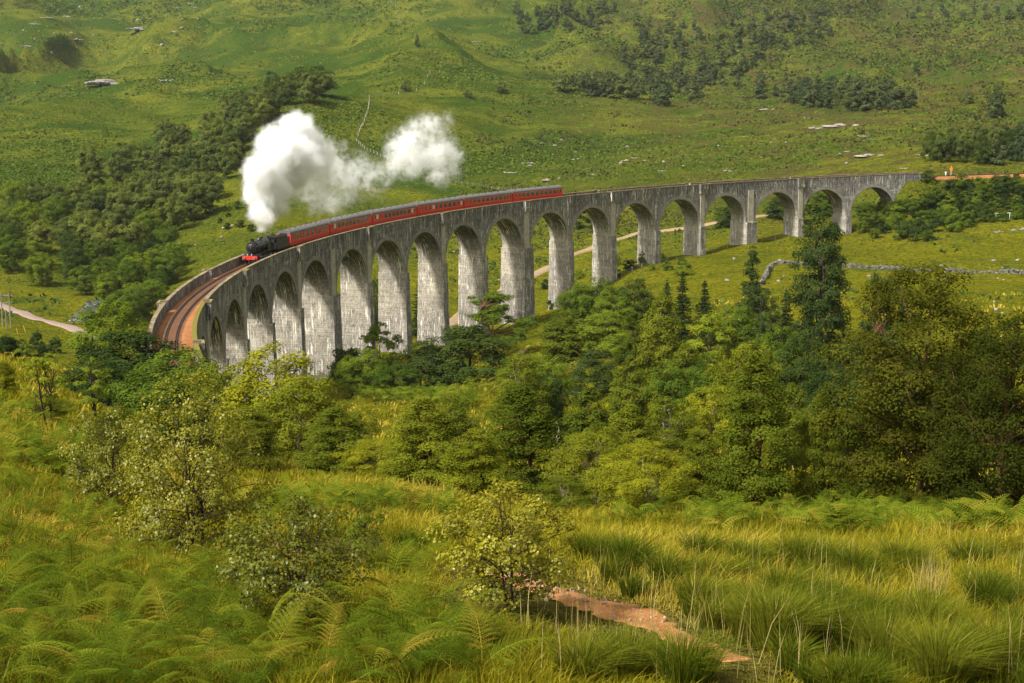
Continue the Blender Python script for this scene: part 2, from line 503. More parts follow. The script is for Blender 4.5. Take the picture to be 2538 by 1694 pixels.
# ------------------------------------------------------------------ viaduct
def concrete(name, inner_face=False):
    t = NT(name)
    uv = t.n('UVMap', uv_map='UVMap').outputs[0]
    pos = t.n('NewGeometry').outputs['Position']
    sep = t.n('SeparateXYZ', {0: uv})
    U, Z = sep.outputs[0], sep.outputs[1]
    big = t.noise(pos, 0.16, 5, 0.65)
    mid = t.noise(pos, 0.9, 5, 0.65)
    # board marks: lifts of concrete about 0.3 m and 1.2 m high, running along the wall
    boards = t.noise(t.scalev(uv, (0.05, 4.5, 1)), 1.0, 3, 0.7)
    lifts = t.noise(t.scalev(uv, (0.03, 0.9, 1)), 1.0, 2, 0.6)
    # vertical runs of lime and of soot
    run = t.noise(t.scalev(uv, (1.5, 0.10, 1)), 1.0, 5, 0.7, 0.5)
    run2 = t.noise(t.scalev(uv, (2.4, 0.13, 1)), 1.0, 4, 0.72, 1.6)
    if inner_face:
        base = t.ramp(big, [(0.2, (0.17, 0.15, 0.12)), (0.42, (0.36, 0.325, 0.26)), (0.62, (0.52, 0.46, 0.355)), (0.85, (0.64, 0.585, 0.47))])  # arch barrels and pier sides: paler and creamier than the outer walls
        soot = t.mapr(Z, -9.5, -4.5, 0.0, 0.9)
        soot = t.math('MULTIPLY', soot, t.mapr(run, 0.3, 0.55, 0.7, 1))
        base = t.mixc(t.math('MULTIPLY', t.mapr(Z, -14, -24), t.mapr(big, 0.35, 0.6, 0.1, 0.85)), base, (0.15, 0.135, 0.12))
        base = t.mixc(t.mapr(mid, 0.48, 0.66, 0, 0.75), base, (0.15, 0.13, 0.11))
    else:
        base = t.ramp(big, [(0.2, (0.16, 0.15, 0.142)), (0.45, (0.27, 0.252, 0.235)), (0.65, (0.37, 0.345, 0.312)), (0.85, (0.46, 0.43, 0.38))])
        base = t.mixc(t.mapr(mid, 0.46, 0.62, 0, 0.85), base, (0.10, 0.095, 0.092))
        soot = t.math('MULTIPLY', t.mapr(Z, -4.2, 0.6, 0.0, 0.93), t.mapr(run, 0.40, 0.58, 0.12, 1.0))
    base = t.mixc(soot, base, (0.055, 0.052, 0.05))
    base = t.mixc(t.mapr(boards, 0.38, 0.62, 0.75, 0.0), base, t.mixc(1.0, base, (0.55, 0.55, 0.57), 'MULTIPLY'))
    base = t.mixc(t.mapr(lifts, 0.5, 0.62, 0.0, 0.35), base, t.mixc(1.0, base, (1.4, 1.36, 1.3), 'MULTIPLY'))
    joint = t.math('LESS_THAN', t.math('FRACT', t.math('ADD', t.math('DIVIDE', Z, 1.22), t.math('MULTIPLY', mid, 0.05))), 0.05)
    base = t.mixc(t.math('MULTIPLY', joint, t.mapr(big, 0.35, 0.6, 0.15, 0.6)), base, (0.07, 0.066, 0.06))
    blot = t.noise(pos, 2.6, 5, 0.75)
    base = t.mixc(t.mapr(blot, 0.48, 0.64, 0.0, 0.75), base, t.mixc(1.0, base, (0.45, 0.45, 0.46), 'MULTIPLY'))
    dk = t.noise(t.n('Mapping', {'Vector': pos, 'Location': (13, 5, 2)}).outputs[0], 0.45, 5, 0.7, 0.6)
    base = t.mixc(t.mapr(dk, 0.48, 0.62, 0.0, 0.4 if inner_face else 0.72), base, (0.10, 0.094, 0.09))
    # lime
    zone = t.noise(pos, 0.28, 3, 0.6)
    lime = t.math('MULTIPLY', t.mapr(run2, 0.575, 0.605), t.mapr(zone, 0.40, 0.52))
    thin = t.math('MULTIPLY', t.mapr(t.noise(t.scalev(uv, (5.0, 0.25, 1)), 1.0, 3, 0.7, 2.6), 0.575, 0.605), t.mapr(mid, 0.4, 0.6))
    seam = t.math('MULTIPLY', t.mapr(t.noise(t.scalev(uv, (0.12, 1.3, 1)), 1.0, 4, 0.75, 1.0), 0.63, 0.68), t.mapr(zone, 0.45, 0.6))
    lime = t.math('MAXIMUM', lime, t.math('MAXIMUM', t.math('MULTIPLY', thin, 0.85), t.math('MULTIPLY', seam, 0.8)))
    base = t.mixc(t.math('MULTIPLY', lime, 0.95), base, (0.80, 0.76, 0.68))
    h = t.math('ADD', t.math('MULTIPLY', boards, 0.5), mid)
    return t.done(t.principled(base, 0.92, 0.15, t.bump(h, 0.06, 0.7)))
M_CONC = concrete('weathered_concrete')
M_CONC_IN = concrete('inner_face_concrete', True)

def light_concrete(name, c):
    t = NT(name)
    pos = t.n('NewGeometry').outputs['Position']
    a = t.noise(pos, 0.7, 5, 0.7); b = t.noise(pos, 3.5, 4, 0.7)
    col = t.mixc(t.mapr(a, 0.3, 0.7), tuple(x * 0.5 for x in c), c)
    col = t.mixc(t.mapr(b, 0.5, 0.75, 0, 0.6), col, (0.09, 0.085, 0.08))
    return t.done(t.principled(col, 0.92, 0.15, t.bump(b, 0.05, 0.6)))
M_PIL = light_concrete('lime_washed_concrete', (0.56, 0.51, 0.41))
M_RING = light_concrete('arch_ring_concrete', (0.33, 0.305, 0.27))

def coping_mat():
    t = NT('mossy_coping')
    pos = t.n('NewGeometry').outputs['Position']
    a = t.noise(pos, 0.8, 5, 0.7); b = t.noise(pos, 0.12, 2, 0.5)
    col = t.mixc(t.mapr(a, 0.35, 0.65), (0.10, 0.075, 0.05), (0.30, 0.24, 0.165))
    moss = t.n('Attribute', attribute_name='moss').outputs['Fac']
    col = t.mixc(t.math('MULTIPLY', t.mapr(a, 0.3, 0.5, 0.3, 1), moss), col, (0.15, 0.13, 0.022))
    return t.done(t.principled(col, 0.95, 0.1, t.bump(a, 0.05, 0.5)))
M_COPE = coping_mat()

HW, HF = 3.1, 2.6            # track centre to the near and to the far outer face
A_R = 7.62                   # arch radius
CROWN = -1.80
SPR = CROWN - A_R            # springing level below the rails
PTOP = 1.72                  # parapet top
PITCH_S, KING = 17.008, 1.8266
def s_arch(i):
    k = sum(i > b for b in (5, 10, 15))
    return (i - 1) * PITCH_S + k * KING + {10: 0.3, 11: 0.3}.get(i, 0)
ARCHES = list(range(-2, 19))
SA = {i: s_arch(i) for i in ARCHES}
viaduct = empty('railway_viaduct', tuple(track(150.0)))
tag(viaduct, 'long curved concrete viaduct of tall round arches carrying the steam train', 'viaduct')
VO = Vector(track(150.0))

class SM:
    """sheets in (s, off, z) track coordinates, with uv = metres along and up"""
    def __init__(self): self.P, self.Q, self.UV, self.M, self.n = [], [], [], [], 0
    def grid(self, S, O, Z, mat=0, uv=None, flip=False):
        S, O, Z = np.broadcast_arrays(np.asarray(S, float), np.asarray(O, float), np.asarray(Z, float))
        a, b = S.shape
        P = track(S.ravel(), O.ravel(), Z.ravel()) - np.array(VO)
        if uv is None: uv = np.stack([S.ravel(), Z.ravel()], 1)
        i, j = np.meshgrid(np.arange(a - 1), np.arange(b - 1), indexing='ij')
        F = np.stack([i * b + j, (i + 1) * b + j, (i + 1) * b + j + 1, i * b + j + 1], -1).reshape(-1, 4)
        if flip: F = F[:, ::-1]
        self.P.append(P); self.Q.append(F + self.n); self.UV.append(uv); self.M.append(np.full(len(F), mat)); self.n += a * b
    def block(self, s0, s1, o0, o1, z0, z1, mat=0, ns=6, taper=0.0, inner=None):
        """box along the curve; taper pushes the foot out by that much on every side"""
        s = np.linspace(0, 1, ns)[:, None]; e = np.array([0.0, 1.0])[None]
        nz = max(2, int(abs(z1 - z0) / 2.0) + 1)
        zz = np.linspace(z0, z1, nz)[None]
        tp = taper * (z1 - zz) / max(1e-6, z1 - z0)
        S = (s0 - tp) + s * ((s1 - s0) + 2 * tp)
        self.grid(S, o1 + tp, zz, mat, flip=False)
        self.grid(S, o0 - tp, zz, mat, flip=True)
        o = np.linspace(0, 1, 4)[:, None]
        Oo = (o0 - tp) + o * ((o1 - o0) + 2 * tp)
        m2 = mat if inner is None else inner
        for S_, fl in (((s0 - tp) + 0 * o, True), ((s1 + tp) + 0 * o, False)):
            uvx = np.stack([(Oo + s0 * 3.1).ravel(), np.broadcast_to(zz, Oo.shape).ravel()], 1)
            self.grid(S_, Oo, np.broadcast_to(zz, Oo.shape), m2, uv=uvx, flip=not fl)
        S2 = s0 + s * (s1 - s0)
        self.grid(np.repeat(S2, 2, 1), np.array([[o0, o1]]), np.full((ns, 2), z1), mat)
        S3 = (s0 - taper) + s * (s1 - s0 + 2 * taper)
        self.grid(np.repeat(S3, 2, 1), np.array([[o0 - taper, o1 + taper]]), np.full((ns, 2), z0), mat, flip=True)
    def build(self, name, mats, parent, **kw):
        o = mk(name, np.concatenate(self.P), np.concatenate(self.Q), mats, parent, uv=np.concatenate(self.UV), midx=np.concatenate(self.M), **kw)
        return o

DECK = 0.2
RZ = 0.5                     # rail level above the zero of the wall heights
bounds = {}
for i in ARCHES:
    lo = (SA[i - 1] + SA[i]) / 2 if i - 1 in SA else SA[i] - A_R - 3.0
    hi = (SA[i + 1] + SA[i]) / 2 if i + 1 in SA else SA[i] + A_R + 1.6
    bounds[i] = (lo, hi)
viaduct.location = VO
for i in ARCHES:
    lo, hi = bounds[i]
    c = SA[i]
    m = SM()
    phi = np.linspace(math.pi, 0, 29)[:, None]
    Si = c + A_R * np.cos(phi); Zi = SPR + A_R * np.sin(phi)
    k = np.linspace(0, 1, 5)[None]
    ztop = DECK - 0.03
    for off, fl in ((HW, False), (-HF, True)):
        m.grid(np.repeat(Si, 5, 1), off, Zi + (ztop - Zi) * k, 0, flip=fl)
        for a, b in ((lo, c - A_R), (c + A_R, hi)):
            s = np.linspace(a, b, 3)[:, None]
            m.grid(np.repeat(s, 5, 1), off, SPR + (ztop - SPR) * k, 0, flip=fl)
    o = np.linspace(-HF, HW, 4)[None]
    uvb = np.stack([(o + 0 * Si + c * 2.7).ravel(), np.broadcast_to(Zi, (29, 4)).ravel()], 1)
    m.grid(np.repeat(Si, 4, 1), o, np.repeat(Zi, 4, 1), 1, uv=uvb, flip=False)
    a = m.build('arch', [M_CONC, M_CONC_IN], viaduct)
    # arch ring: a raised band on both faces
    r = SM()
    rr = np.array([A_R + 0.02, A_R + 0.02, A_R + 0.8, A_R + 0.8])[None]
    for sg in (1, -1):
        oo = np.array([-0.04, 0.07, 0.07, -0.04])[None] * sg + (HW if sg > 0 else -HF)
        r.grid(c + rr * np.cos(phi), oo, SPR + rr * np.sin(phi), 0, flip=sg < 0)
    r.build('arch_ring', [M_RING], a)

# piers
def foot(s0, s1):
    g = []
    for s in (s0, s1):
        for o in (-HF, HW):
            p = track(s, o); g.append(float(ground(p[0], p[1])) - GRAD * s)
    return min(g) - 2.5
for n_, i in enumerate(ARCHES[:-1]):
    s0, s1 = SA[i] + A_R, SA[i + 1] - A_R
    king = i in (0, 5, 10, 15)
    zb = foot(s0, s1)
    m = SM()
    pr = 0.75 if king else 0.5
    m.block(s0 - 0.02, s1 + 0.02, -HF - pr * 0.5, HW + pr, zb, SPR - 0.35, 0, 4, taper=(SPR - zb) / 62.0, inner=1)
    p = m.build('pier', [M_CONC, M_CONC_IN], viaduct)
    cpz = SM()                                        # weathered cap where the pier steps back to the wall
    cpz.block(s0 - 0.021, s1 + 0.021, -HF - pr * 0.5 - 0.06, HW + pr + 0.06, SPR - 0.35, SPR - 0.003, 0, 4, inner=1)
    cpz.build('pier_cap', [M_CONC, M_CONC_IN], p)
    if (i % 2) == 0 or king:
        w = min(0.8, (s1 - s0) / 2 - 0.12) if not king else 1.0
        cs = (s0 + s1) / 2
        for lo_, hi_ in ((HW - 0.05, HW + 0.2), (-HF - 0.2, -HF + 0.05)):
            q = SM()
            q.block(cs - w, cs + w, lo_, hi_, SPR, -0.75, 0, 3)
            q.build('pilaster', [M_PIL], p)

# solid walls at the ends
for a, b in ((bounds[18][1], END_S), (START_S - 6, bounds[-2][0])):
    m = SM()
    m.block(a, b, -HF, HW, -13, DECK - 0.03, 0, 6)
    m.build('end_wall', [M_CONC], viaduct)

# parapets with a refuge over every second pier
ref = [(SA[i] + SA[i + 1]) / 2 for i in ARCHES[:-1] if i % 2 == 0]
RW = 1.15
edges = [START_S - 6] + [x for r_ in ref for x in (r_ - RW, r_ + RW)] + [END_S]
for sg, HH in ((1, HW), (-1, HF)):
    for a, b in zip(edges[0::2], edges[1::2]):
        n = max(4, int((b - a) / 2.0))
        m = SM(); lo_, hi_ = sorted((sg * (HH - 0.45), sg * HH))
        m.block(a, b, lo_, hi_, DECK - 0.03, PTOP - 0.2, 0, n)
        p = m.build('parapet', [M_CONC], viaduct)
        q = SM(); lo_, hi_ = sorted((sg * (HH - 0.5), sg * (HH + 0.06)))
        q.block(a, b, lo_, hi_, PTOP - 0.2, PTOP, 0, n)
        npt = q.n
        mid_s = (a + b) / 2
        moss = np.full(npt, 1.0 if (mid_s < -8 and sg > 0) else 0.15)
        q.build('coping', [M_COPE], p, extra={'moss': ('POINT', moss)})
    for r_ in ref:
        m = SM()
        out0, out1 = sg * (HH + 0.5), sg * (HH + 0.75)
        lo_, hi_ = sorted((out0, out1))
        m.block(r_ - RW, r_ + RW, lo_, hi_, -0.75, PTOP - 0.15, 0, 3)                          # outer wall
        lo_, hi_ = sorted((sg * (HH - 0.45), out0))
        for e in (r_ - RW, r_ + RW - 0.25):
            m.block(e, e + 0.25, lo_, hi_, DECK, PTOP - 0.15, 0, 2)                             # cheeks
        lo_, hi_ = sorted((sg * (HH - 0.45), out0))
        m.block(r_ - RW + 0.002, r_ + RW - 0.002, lo_, hi_, -0.74, DECK - 0.002, 0, 3)          # floor
        p = m.build('refuge', [M_CONC], viaduct)
        q = SM(); lo_, hi_ = sorted((out0 - sg * 0.05, out1 + sg * 0.06))
        q.block(r_ - RW - 0.05, r_ + RW + 0.05, lo_, hi_, PTOP - 0.15, PTOP + 0.05, 0, 3)
        lo_, hi_ = sorted((sg * (HH - 0.5), out0 - sg * 0.05))
        for e in (r_ - RW - 0.05, r_ + RW - 0.3):
            q.block(e, e + 0.35, lo_, hi_, PTOP - 0.15, PTOP + 0.05, 0, 2)
        q.build('coping', [M_COPE], p, extra={'moss': ('POINT', np.full(q.n, 0.4))})

# ------------------------------------------------------------------ track
def ballast_mat():
    t = NT('rusty_ballast')
    pos = t.n('NewGeometry').outputs['Position']
    a = t.noise(pos, 0.35, 4, 0.6); b = t.noise(pos, 5.0, 4, 0.75)
    col = t.mixc(t.mapr(a, 0.3, 0.7), (0.29, 0.115, 0.04), (0.42, 0.195, 0.075))
    col = t.mixc(t.mapr(b, 0.45, 0.7, 0, 0.8), col, (0.13, 0.06, 0.035))
    return t.done(t.principled(col, 0.95, 0.1, t.bump(b, 0.12, 0.9)))
M_BALLAST = ballast_mat()
M_RAIL = plain('rail_steel', (0.085, 0.055, 0.042), 0.45, 0.5, 0.5)
M_SLEEPER = plain('sleeper_timber', (0.12, 0.065, 0.04), 0.9)
railway = empty('railway_track', tuple(VO))
tag(railway, 'curved single railway track with rust orange ballast along the viaduct top', 'railway track')
m = SM()
S = np.arange(-230, 470, 2.0)[:, None]
prof_o = np.array([-3.6, -2.14, -1.7, -0.7, 0, 0.7, 1.7, 2.64, 3.6])
prof_z = RZ + np.array([-1.6, -0.30, -0.17, -0.19, -0.20, -0.19, -0.17, -0.30, -1.6])
on = ((S > START_S - 6) & (S < END_S))
O = np.where(on, np.clip(prof_o, -2.14, 2.64)[None], prof_o[None])
Z = np.where(on & (np.abs(prof_o) > 3)[None], RZ - 0.31, prof_z[None])
m.grid(np.repeat(S, 9, 1), O, Z, 0)
m.build('ballast_bed', [M_BALLAST], railway)
def rail(name, off, h=0.0, w=0.075):
    m = SM()
    S = np.arange(-230, 470, 1.5)[:, None]
    oo = np.array([off - w / 2, off - w / 2, off + w / 2, off + w / 2])[None]
    zz = RZ + np.array([-0.2, h, h, -0.2])[None]
    m.grid(np.repeat(S, 4, 1), oo, zz, 0)
    m.build(name, [M_RAIL], railway)
rail('rail', 0.755); rail('rail', -0.755); rail('check_rail', 0.55, -0.02, 0.06); rail('check_rail', -0.55, -0.02, 0.06)
ss = np.arange(-70, 470, 0.72)
vis = [s for s in ss if -58 < s < 36]
proto = None
for s in vis[-100:]:
    if proto is None:
        mb = MB(); mb.box((0, 0, 0), (0.26, 2.6, 0.12), taper=0.96)
        proto = mb.build('sleeper', M_SLEEPER, railway)
        o = proto
    else:
        o = proto.copy(); COL.objects.link(o); o.parent = railway
    th = TH0 - s / ARC_R
    o.location = Vector(track(s, 0, RZ - 0.2)) - VO
    o.rotation_euler = (0, 0, th - math.pi / 2)
mb = MB()
for s in [s for s in ss if s >= 41 or s < vis[-100]]:
    if -70 < s < 470:
        a = track(s - 0.13, -1.3, RZ - 0.14) - np.array(VO); b = track(s + 0.13, -1.3, RZ - 0.14) - np.array(VO)
        c = track(s + 0.13, 1.3, RZ - 0.14) - np.array(VO); d = track(s - 0.13, 1.3, RZ - 0.14) - np.array(VO)
        dn = np.array([0, 0, -0.1])
        mb.add([a, b, c, d, a + dn, b + dn, c + dn, d + dn], [[0, 3, 2, 1], [0, 1, 5, 4], [1, 2, 6, 5], [2, 3, 7, 6], [3, 0, 4, 7]])
o = mb.build('sleepers', M_SLEEPER, railway)
o['kind'] = 'stuff'
# ------------------------------------------------------------------ train
M_RED = plain('crimson_paint', (0.66, 0.016, 0.026), 0.35, 0.5, vary=0.12, scale=1.5)
M_ROOF = plain('grey_roof_paint', (0.115, 0.105, 0.102), 0.7, 0.3, vary=0.18, scale=0.6)
M_BLACK = plain('black_paint', (0.012, 0.013, 0.018), 0.32, 0.5, vary=0.3)
M_SOOT = plain('sooty_black', (0.016, 0.016, 0.018), 0.75, 0.3, vary=0.3)
M_TENDER = plain('worn_black_paint', (0.03, 0.032, 0.038), 0.42, 0.5, vary=0.25)
M_BUFFER = plain('vermilion_paint', (0.62, 0.03, 0.015), 0.4, 0.5)
M_STEEL = plain('bright_steel', (0.34, 0.33, 0.32), 0.35, 0.5, 0.8)
M_GOLD = plain('lining_yellow', (0.62, 0.34, 0.03), 0.5)
M_CREAM = plain('window_frame_cream', (0.40, 0.30, 0.22), 0.5)
M_GLASS = plain('carriage_window_glass', (0.05, 0.07, 0.075), 0.08, 0.8, vary=0.5, scale=0.7)
M_COAL = plain('coal', (0.012, 0.012, 0.013), 0.7, 0.4, vary=0.4, scale=9)
M_BLIND = plain('pale_window_blind', (0.6, 0.58, 0.55), 0.6)
M_BRASS = plain('brass', (0.5, 0.33, 0.1), 0.35, 0.5, 0.8)

def on_track(name, s):
    """an Empty on the rails, its x axis along the track towards the far end, y to the outside of the curve"""
    th = TH0 - s / ARC_R
    return empty(name, tuple(track(s, 0, RZ)), math.atan2(-math.cos(th), math.sin(th)))

def wheel(mb, x, r, y=0.72):
    mb.revolve([(y - 0.07, 0.0), (y - 0.07, r), (y + 0.07, r), (y + 0.07, r * 0.82), (y + 0.02, r * 0.8), (y + 0.02, 0.0)], 'y', 20, (x, 0, r))

def wheelset(parent, x, r, name='wheel', mat=None):
    for sg in (1, -1):
        mb = MB()
        mb.revolve([(sg * 0.66, 0.05), (sg * 0.66, r), (sg * 0.79, r), (sg * 0.79, r * 0.84), (sg * 0.74, r * 0.8), (sg * 0.74, 0.14), (sg * 0.80, 0.12), (sg * 0.80, 0.0)], 'y', 20, (x, 0, r))
        for a in range(8):
            th = a * math.pi / 4
            mb.box((x + math.cos(th) * r * 0.45, sg * 0.755, r + math.sin(th) * r * 0.45), (r * 0.9, 0.03, 0.05),
                   [[math.cos(th), 0, -math.sin(th)], [0, 1, 0], [math.sin(th), 0, math.cos(th)]])
        mb.build(name, mat or M_SOOT, parent)

L = 19.66
# plan: list of (x centre from front end, width, kind)
def plan_open():
    return [(1.0, 0.62, 'door'), (2.1, 0.6, 'small')] + [(3.9 + 1.78 * k, 1.25, 'win') for k in range(8)] + [(17.6, 0.6, 'small'), (18.7, 0.62, 'door')]
def plan_comp():
    return [(1.0, 0.62, 'door'), (1.9, 0.5, 'small')] + [(3.3 + 1.9 * k, 0.95, 'win') for k in range(8)] + [(17.9, 0.5, 'small'), (18.7, 0.62, 'door')]
def plan_brake():
    return [(1.0, 0.55, 'door'), (3.3, 0.6, 'small'), (5.0, 0.7, 'small'), (6.6, 0.75, 'blind'), (7.9, 0.55, 'small')] + [(9.6 + 1.95 * k, 1.15, 'win') for k in range(4)] + [(17.5, 0.6, 'small'), (18.6, 0.7, 'blind')]
def plan_buffet():
    return [(1.0, 0.62, 'door'), (2.0, 0.8, 'blind'), (3.6, 0.5, 'small')] + [(5.6 + 1.72 * k, 1.25, 'win') for k in range(7)] + [(17.6, 0.75, 'blind'), (18.7, 0.62, 'door')]

WPROTO = {}
def window(kind, w, parent, x, sg):
    key = (kind, round(w, 2))
    if key not in WPROTO:
        h = 0.92 if kind != 'door' else 0.72
        mb = MB()
        for dx, dz, a, b in ((0, h / 2, w + 0.06, 0.04), (0, -h / 2, w + 0.06, 0.04), (w / 2 + 0.01, 0, 0.04, h - 0.04), (-w / 2 - 0.01, 0, 0.04, h - 0.04)):
            mb.box((dx, 0, dz), (a, 0.05, b))
        if kind == 'win': mb.box((0, 0.0, h * 0.2), (w - 0.02, 0.045, 0.05))
        f = mb.build('window', M_CREAM if kind != 'door' else M_GOLD, parent)
        gl = MB(); gl.box((0, 0, 0), (w - 0.02, 0.03, h - 0.05))
        p = gl.build('pane', M_BLIND if kind == 'blind' else M_GLASS, f)
        WPROTO[key] = (f, p)
    else:
        f0, p0 = WPROTO[key]
        f = f0.copy(); COL.objects.link(f); f.parent = parent
        p = p0.copy(); COL.objects.link(p); p.parent = f
    f.location = (x, sg * 1.405, 2.42)
    f.rotation_euler = (0, 0, 0)
    return f

def coach(s, label, plan):
    t = on_track('railway_carriage', s)
    tag(t, label, 'carriage', 'red carriages of the train')
    x0, x1 = -L / 2, L / 2
    # body: a cross-section with a slight tumblehome
    sec = np.array([(-1.30, 1.0), (-1.38, 1.35), (-1.39, 1.9), (-1.36, 2.6), (-1.33, 3.02), (1.33, 3.02), (1.36, 2.6), (1.39, 1.9), (1.38, 1.35), (1.30, 1.0)])
    mb = MB(); n = len(sec)
    A = np.stack([np.full(n, x0), sec[:, 0], sec[:, 1]], 1); B = A.copy(); B[:, 0] = x1
    i = np.arange(n)
    mb.add(np.concatenate([A, B]), np.stack([i, (i + 1) % n, n + (i + 1) % n, n + i], 1)[:, ::-1])
    mb.add(A, np.arange(n)[None, ::-1]); mb.add(B, np.arange(n)[None])
    body = mb.build('body', M_RED, t)
    # roof: an elliptical arc
    mb = MB()
    a = np.linspace(0, math.pi, 15)
    sec = np.stack([1.37 * np.cos(a), 3.02 + 0.78 * np.sin(a) ** 0.85], 1)
    n = len(sec)
    A = np.stack([np.full(n, x0 - 0.02), sec[:, 0], sec[:, 1]], 1); B = A.copy(); B[:, 0] = x1 + 0.02
    i = np.arange(n - 1)
    mb.add(np.concatenate([A, B]), np.stack([i, i + 1, n + i + 1, n + i], 1))
    mb.add(A, np.arange(n)[None]); mb.add(B, np.arange(n)[None, ::-1])
    roof = mb.build('roof', M_ROOF, t)
    for k in range(7):
        for sg in (1, -1):
            v = MB()
            x = x0 + 2 + k * 2.6
            v.box((x, sg * 0.42, 3.80), (0.34, 0.2, 0.16), taper=0.8)
            v.build('roof_vent', M_SOOT, roof)
    for sg in (1, -1):
        for z, h in ((1.72, 0.045), (3.00, 0.05), (1.12, 0.03)):
            v = MB(); v.box((0, sg * (1.395 if z < 2 else 1.345), z), (L - 0.1, 0.03, h))
            v.build('lining', M_GOLD, body)
        for x, w, kind in plan:
            window(kind, w, body, x0 + x, sg)
    for e in (-1, 1):
        v = MB()
        v.box((e * (L / 2 + 0.16), 0, 2.1), (0.32, 0.95, 2.2))
        for k in range(3): v.box((e * (L / 2 + 0.06 + 0.1 * k), 0, 2.12), (0.05, 1.1, 2.32))
        v.build('gangway', M_SOOT, t)
        for sg in (1, -1):
            b = MB(); b.revolve([(e * (L / 2), 0.1), (e * (L / 2 + 0.3), 0.1), (e * (L / 2 + 0.3), 0.22), (e * (L / 2 + 0.34), 0.22), (e * (L / 2 + 0.34), 0)], 'x', 12, (0, sg * 0.87, 1.06))
            b.build('buffer', M_SOOT, t)
    u = MB(); u.box((0, 0, 0.82), (L - 0.4, 2.3, 0.28)); u.box((0, 0, 0.6), (5.0, 1.6, 0.4)); u.build('underframe', M_SOOT, t)
    for e in (-1, 1):
        b = MB(); b.box((e * 7.1, 0, 0.62), (3.4, 2.1, 0.22)); b.box((e * 7.1, 0, 0.4), (0.7, 2.2, 0.3))
        bo = b.build('bogie', M_SOOT, t)
        for dx in (-1.3, 1.3): wheelset(bo, e * 7.1 + dx, 0.457)
    return t

TR0 = 61.18
front_panel = plan_open(); front_panel[1] = (2.1, 0.7, 'blind')
plans = [plan_comp(), front_panel, plan_buffet(), plan_brake(), plan_open(), plan_open()]
labels = ['red carriage coupled directly behind the black tender', 'second red carriage behind the tender with a white door panel at its front',
          'third red carriage behind the tender with a blank stretch by its front door', 'red carriage with mostly blank sides and few windows, fourth in the train',
          'red carriage just ahead of the last one of the train', 'last red carriage at the tail end of the train']
for k in range(6):
    coach(TR0 + 20.15 * k + 10.05, labels[k], plans[k])

# tender
t = on_track('locomotive_tender', TR0 - 3.95)
tag(t, 'black coal tender with flat sides between locomotive and first red carriage', 'tender')
mb = MB(); mb.prism([(-3.3, 1.25), (3.3, 1.25), (3.3, 2.75), (2.9, 2.95), (-3.3, 2.95)], -1.3, 1.3)
tank = mb.build('tank', M_TENDER, t)
mb = MB()
for sg in (1, -1): mb.box((-0.4, sg * 1.15, 3.15), (5.4, 0.06, 0.5), [[1, 0, 0], [0, 1, sg * 0.25], [0, -sg * 0.25, 1]])
mb.build('coal_rail', M_TENDER, tank)
mb = MB()
g = np.random.default_rng(3)
for q in range(150):
    x, y = g.uniform(-2.9, 1.6), g.uniform(-1.0, 1.0)
    r = g.uniform(0.16, 0.34); a = g.uniform(0, 6)
    mb.box((x, y, 2.95 + g.uniform(0, 0.35) * (1 - abs(y))), (r, r * 1.2, r), [[math.cos(a), -math.sin(a), 0], [math.sin(a), math.cos(a), 0], [0, 0, 1]], 0.7)
c_ = mb.build('coal', M_COAL, t); c_['kind'] = 'stuff'
mb = MB(); mb.box((0, 0, 1.1), (6.9, 2.5, 0.22)); mb.box((0, 0, 0.8), (5.6, 1.9, 0.4)); mb.build('frame', M_SOOT, t)
for dx in (-2.1, 0, 2.1): wheelset(t, dx, 0.64)
mb = MB()
for sg in (1, -1): mb.box((0, sg * 1.315, 2.1), (6.2, 0.015, 0.05))
mb.build('lining', M_SOOT, tank)

# locomotive: front towards -x
lo = on_track('steam_locomotive', TR0 - 13.7)
tag(lo, 'black steam locomotive with red buffer beam pulling the train over the viaduct', 'locomotive')
ZB = 2.72
mb = MB(); mb.revolve([(-2.6, 0.80), (-0.2, 0.84), (1.9, 0.90)], 'x', 28, (0, 0, ZB))
boiler = mb.build('boiler', M_BLACK, lo, smooth=True)
for x in (-1.5, -0.3, 0.9, 1.9):
    mb = MB(); mb.revolve([(x - 0.04, 0.80 + 0.022 * (x + 2.6)), (x - 0.04, 0.845 + 0.022 * (x + 2.6)), (x + 0.04, 0.845 + 0.022 * (x + 2.6)), (x + 0.04, 0.80 + 0.022 * (x + 2.6))], 'x', 28, (0, 0, ZB))
    mb.build('boiler_band', M_TENDER, boiler)
mb = MB(); mb.revolve([(-4.55, 0.0), (-4.55, 0.86), (-4.5, 0.9), (-2.62, 0.9), (-2.6, 0.8)], 'x', 28, (0, 0, ZB))
smk = mb.build('smokebox', M_SOOT, lo)
mb = MB(); mb.revolve([(-4.56, 0.70), (-4.62, 0.68), (-4.74, 0.45), (-4.78, 0.0)], 'x', 24, (0, 0, ZB))
door = mb.build('smokebox_door', M_BLACK, smk, smooth=True)
mb = MB(); mb.box((-4.80, 0, ZB), (0.1, 0.06, 0.4)); mb.box((-4.68, 0, ZB + 0.55), (0.06, 0.5, 0.14)); mb.build('handle', M_STEEL, door)
mb = MB(); mb.revolve([(3.5, 0.44), (3.62, 0.36), (3.72, 0.31), (4.02, 0.30), (4.06, 0.36), (4.14, 0.36), (4.14, 0.24), (3.9, 0.22)], 'z', 20, (-3.75, 0, 0))
mb.build('chimney', M_SOOT, smk)
mb = MB(); mb.revolve([(3.5, 0.5), (3.72, 0.40), (3.9, 0.34), (3.98, 0.2), (4.0, 0.0)], 'z', 18, (0.3, 0, 0)); mb.build('dome', M_BLACK, boiler, smooth=True)
mb = MB(); mb.box((-1.0, 0, 3.58), (0.7, 0.5, 0.25), taper=0.8); mb.build('top_feed', M_BLACK, boiler)
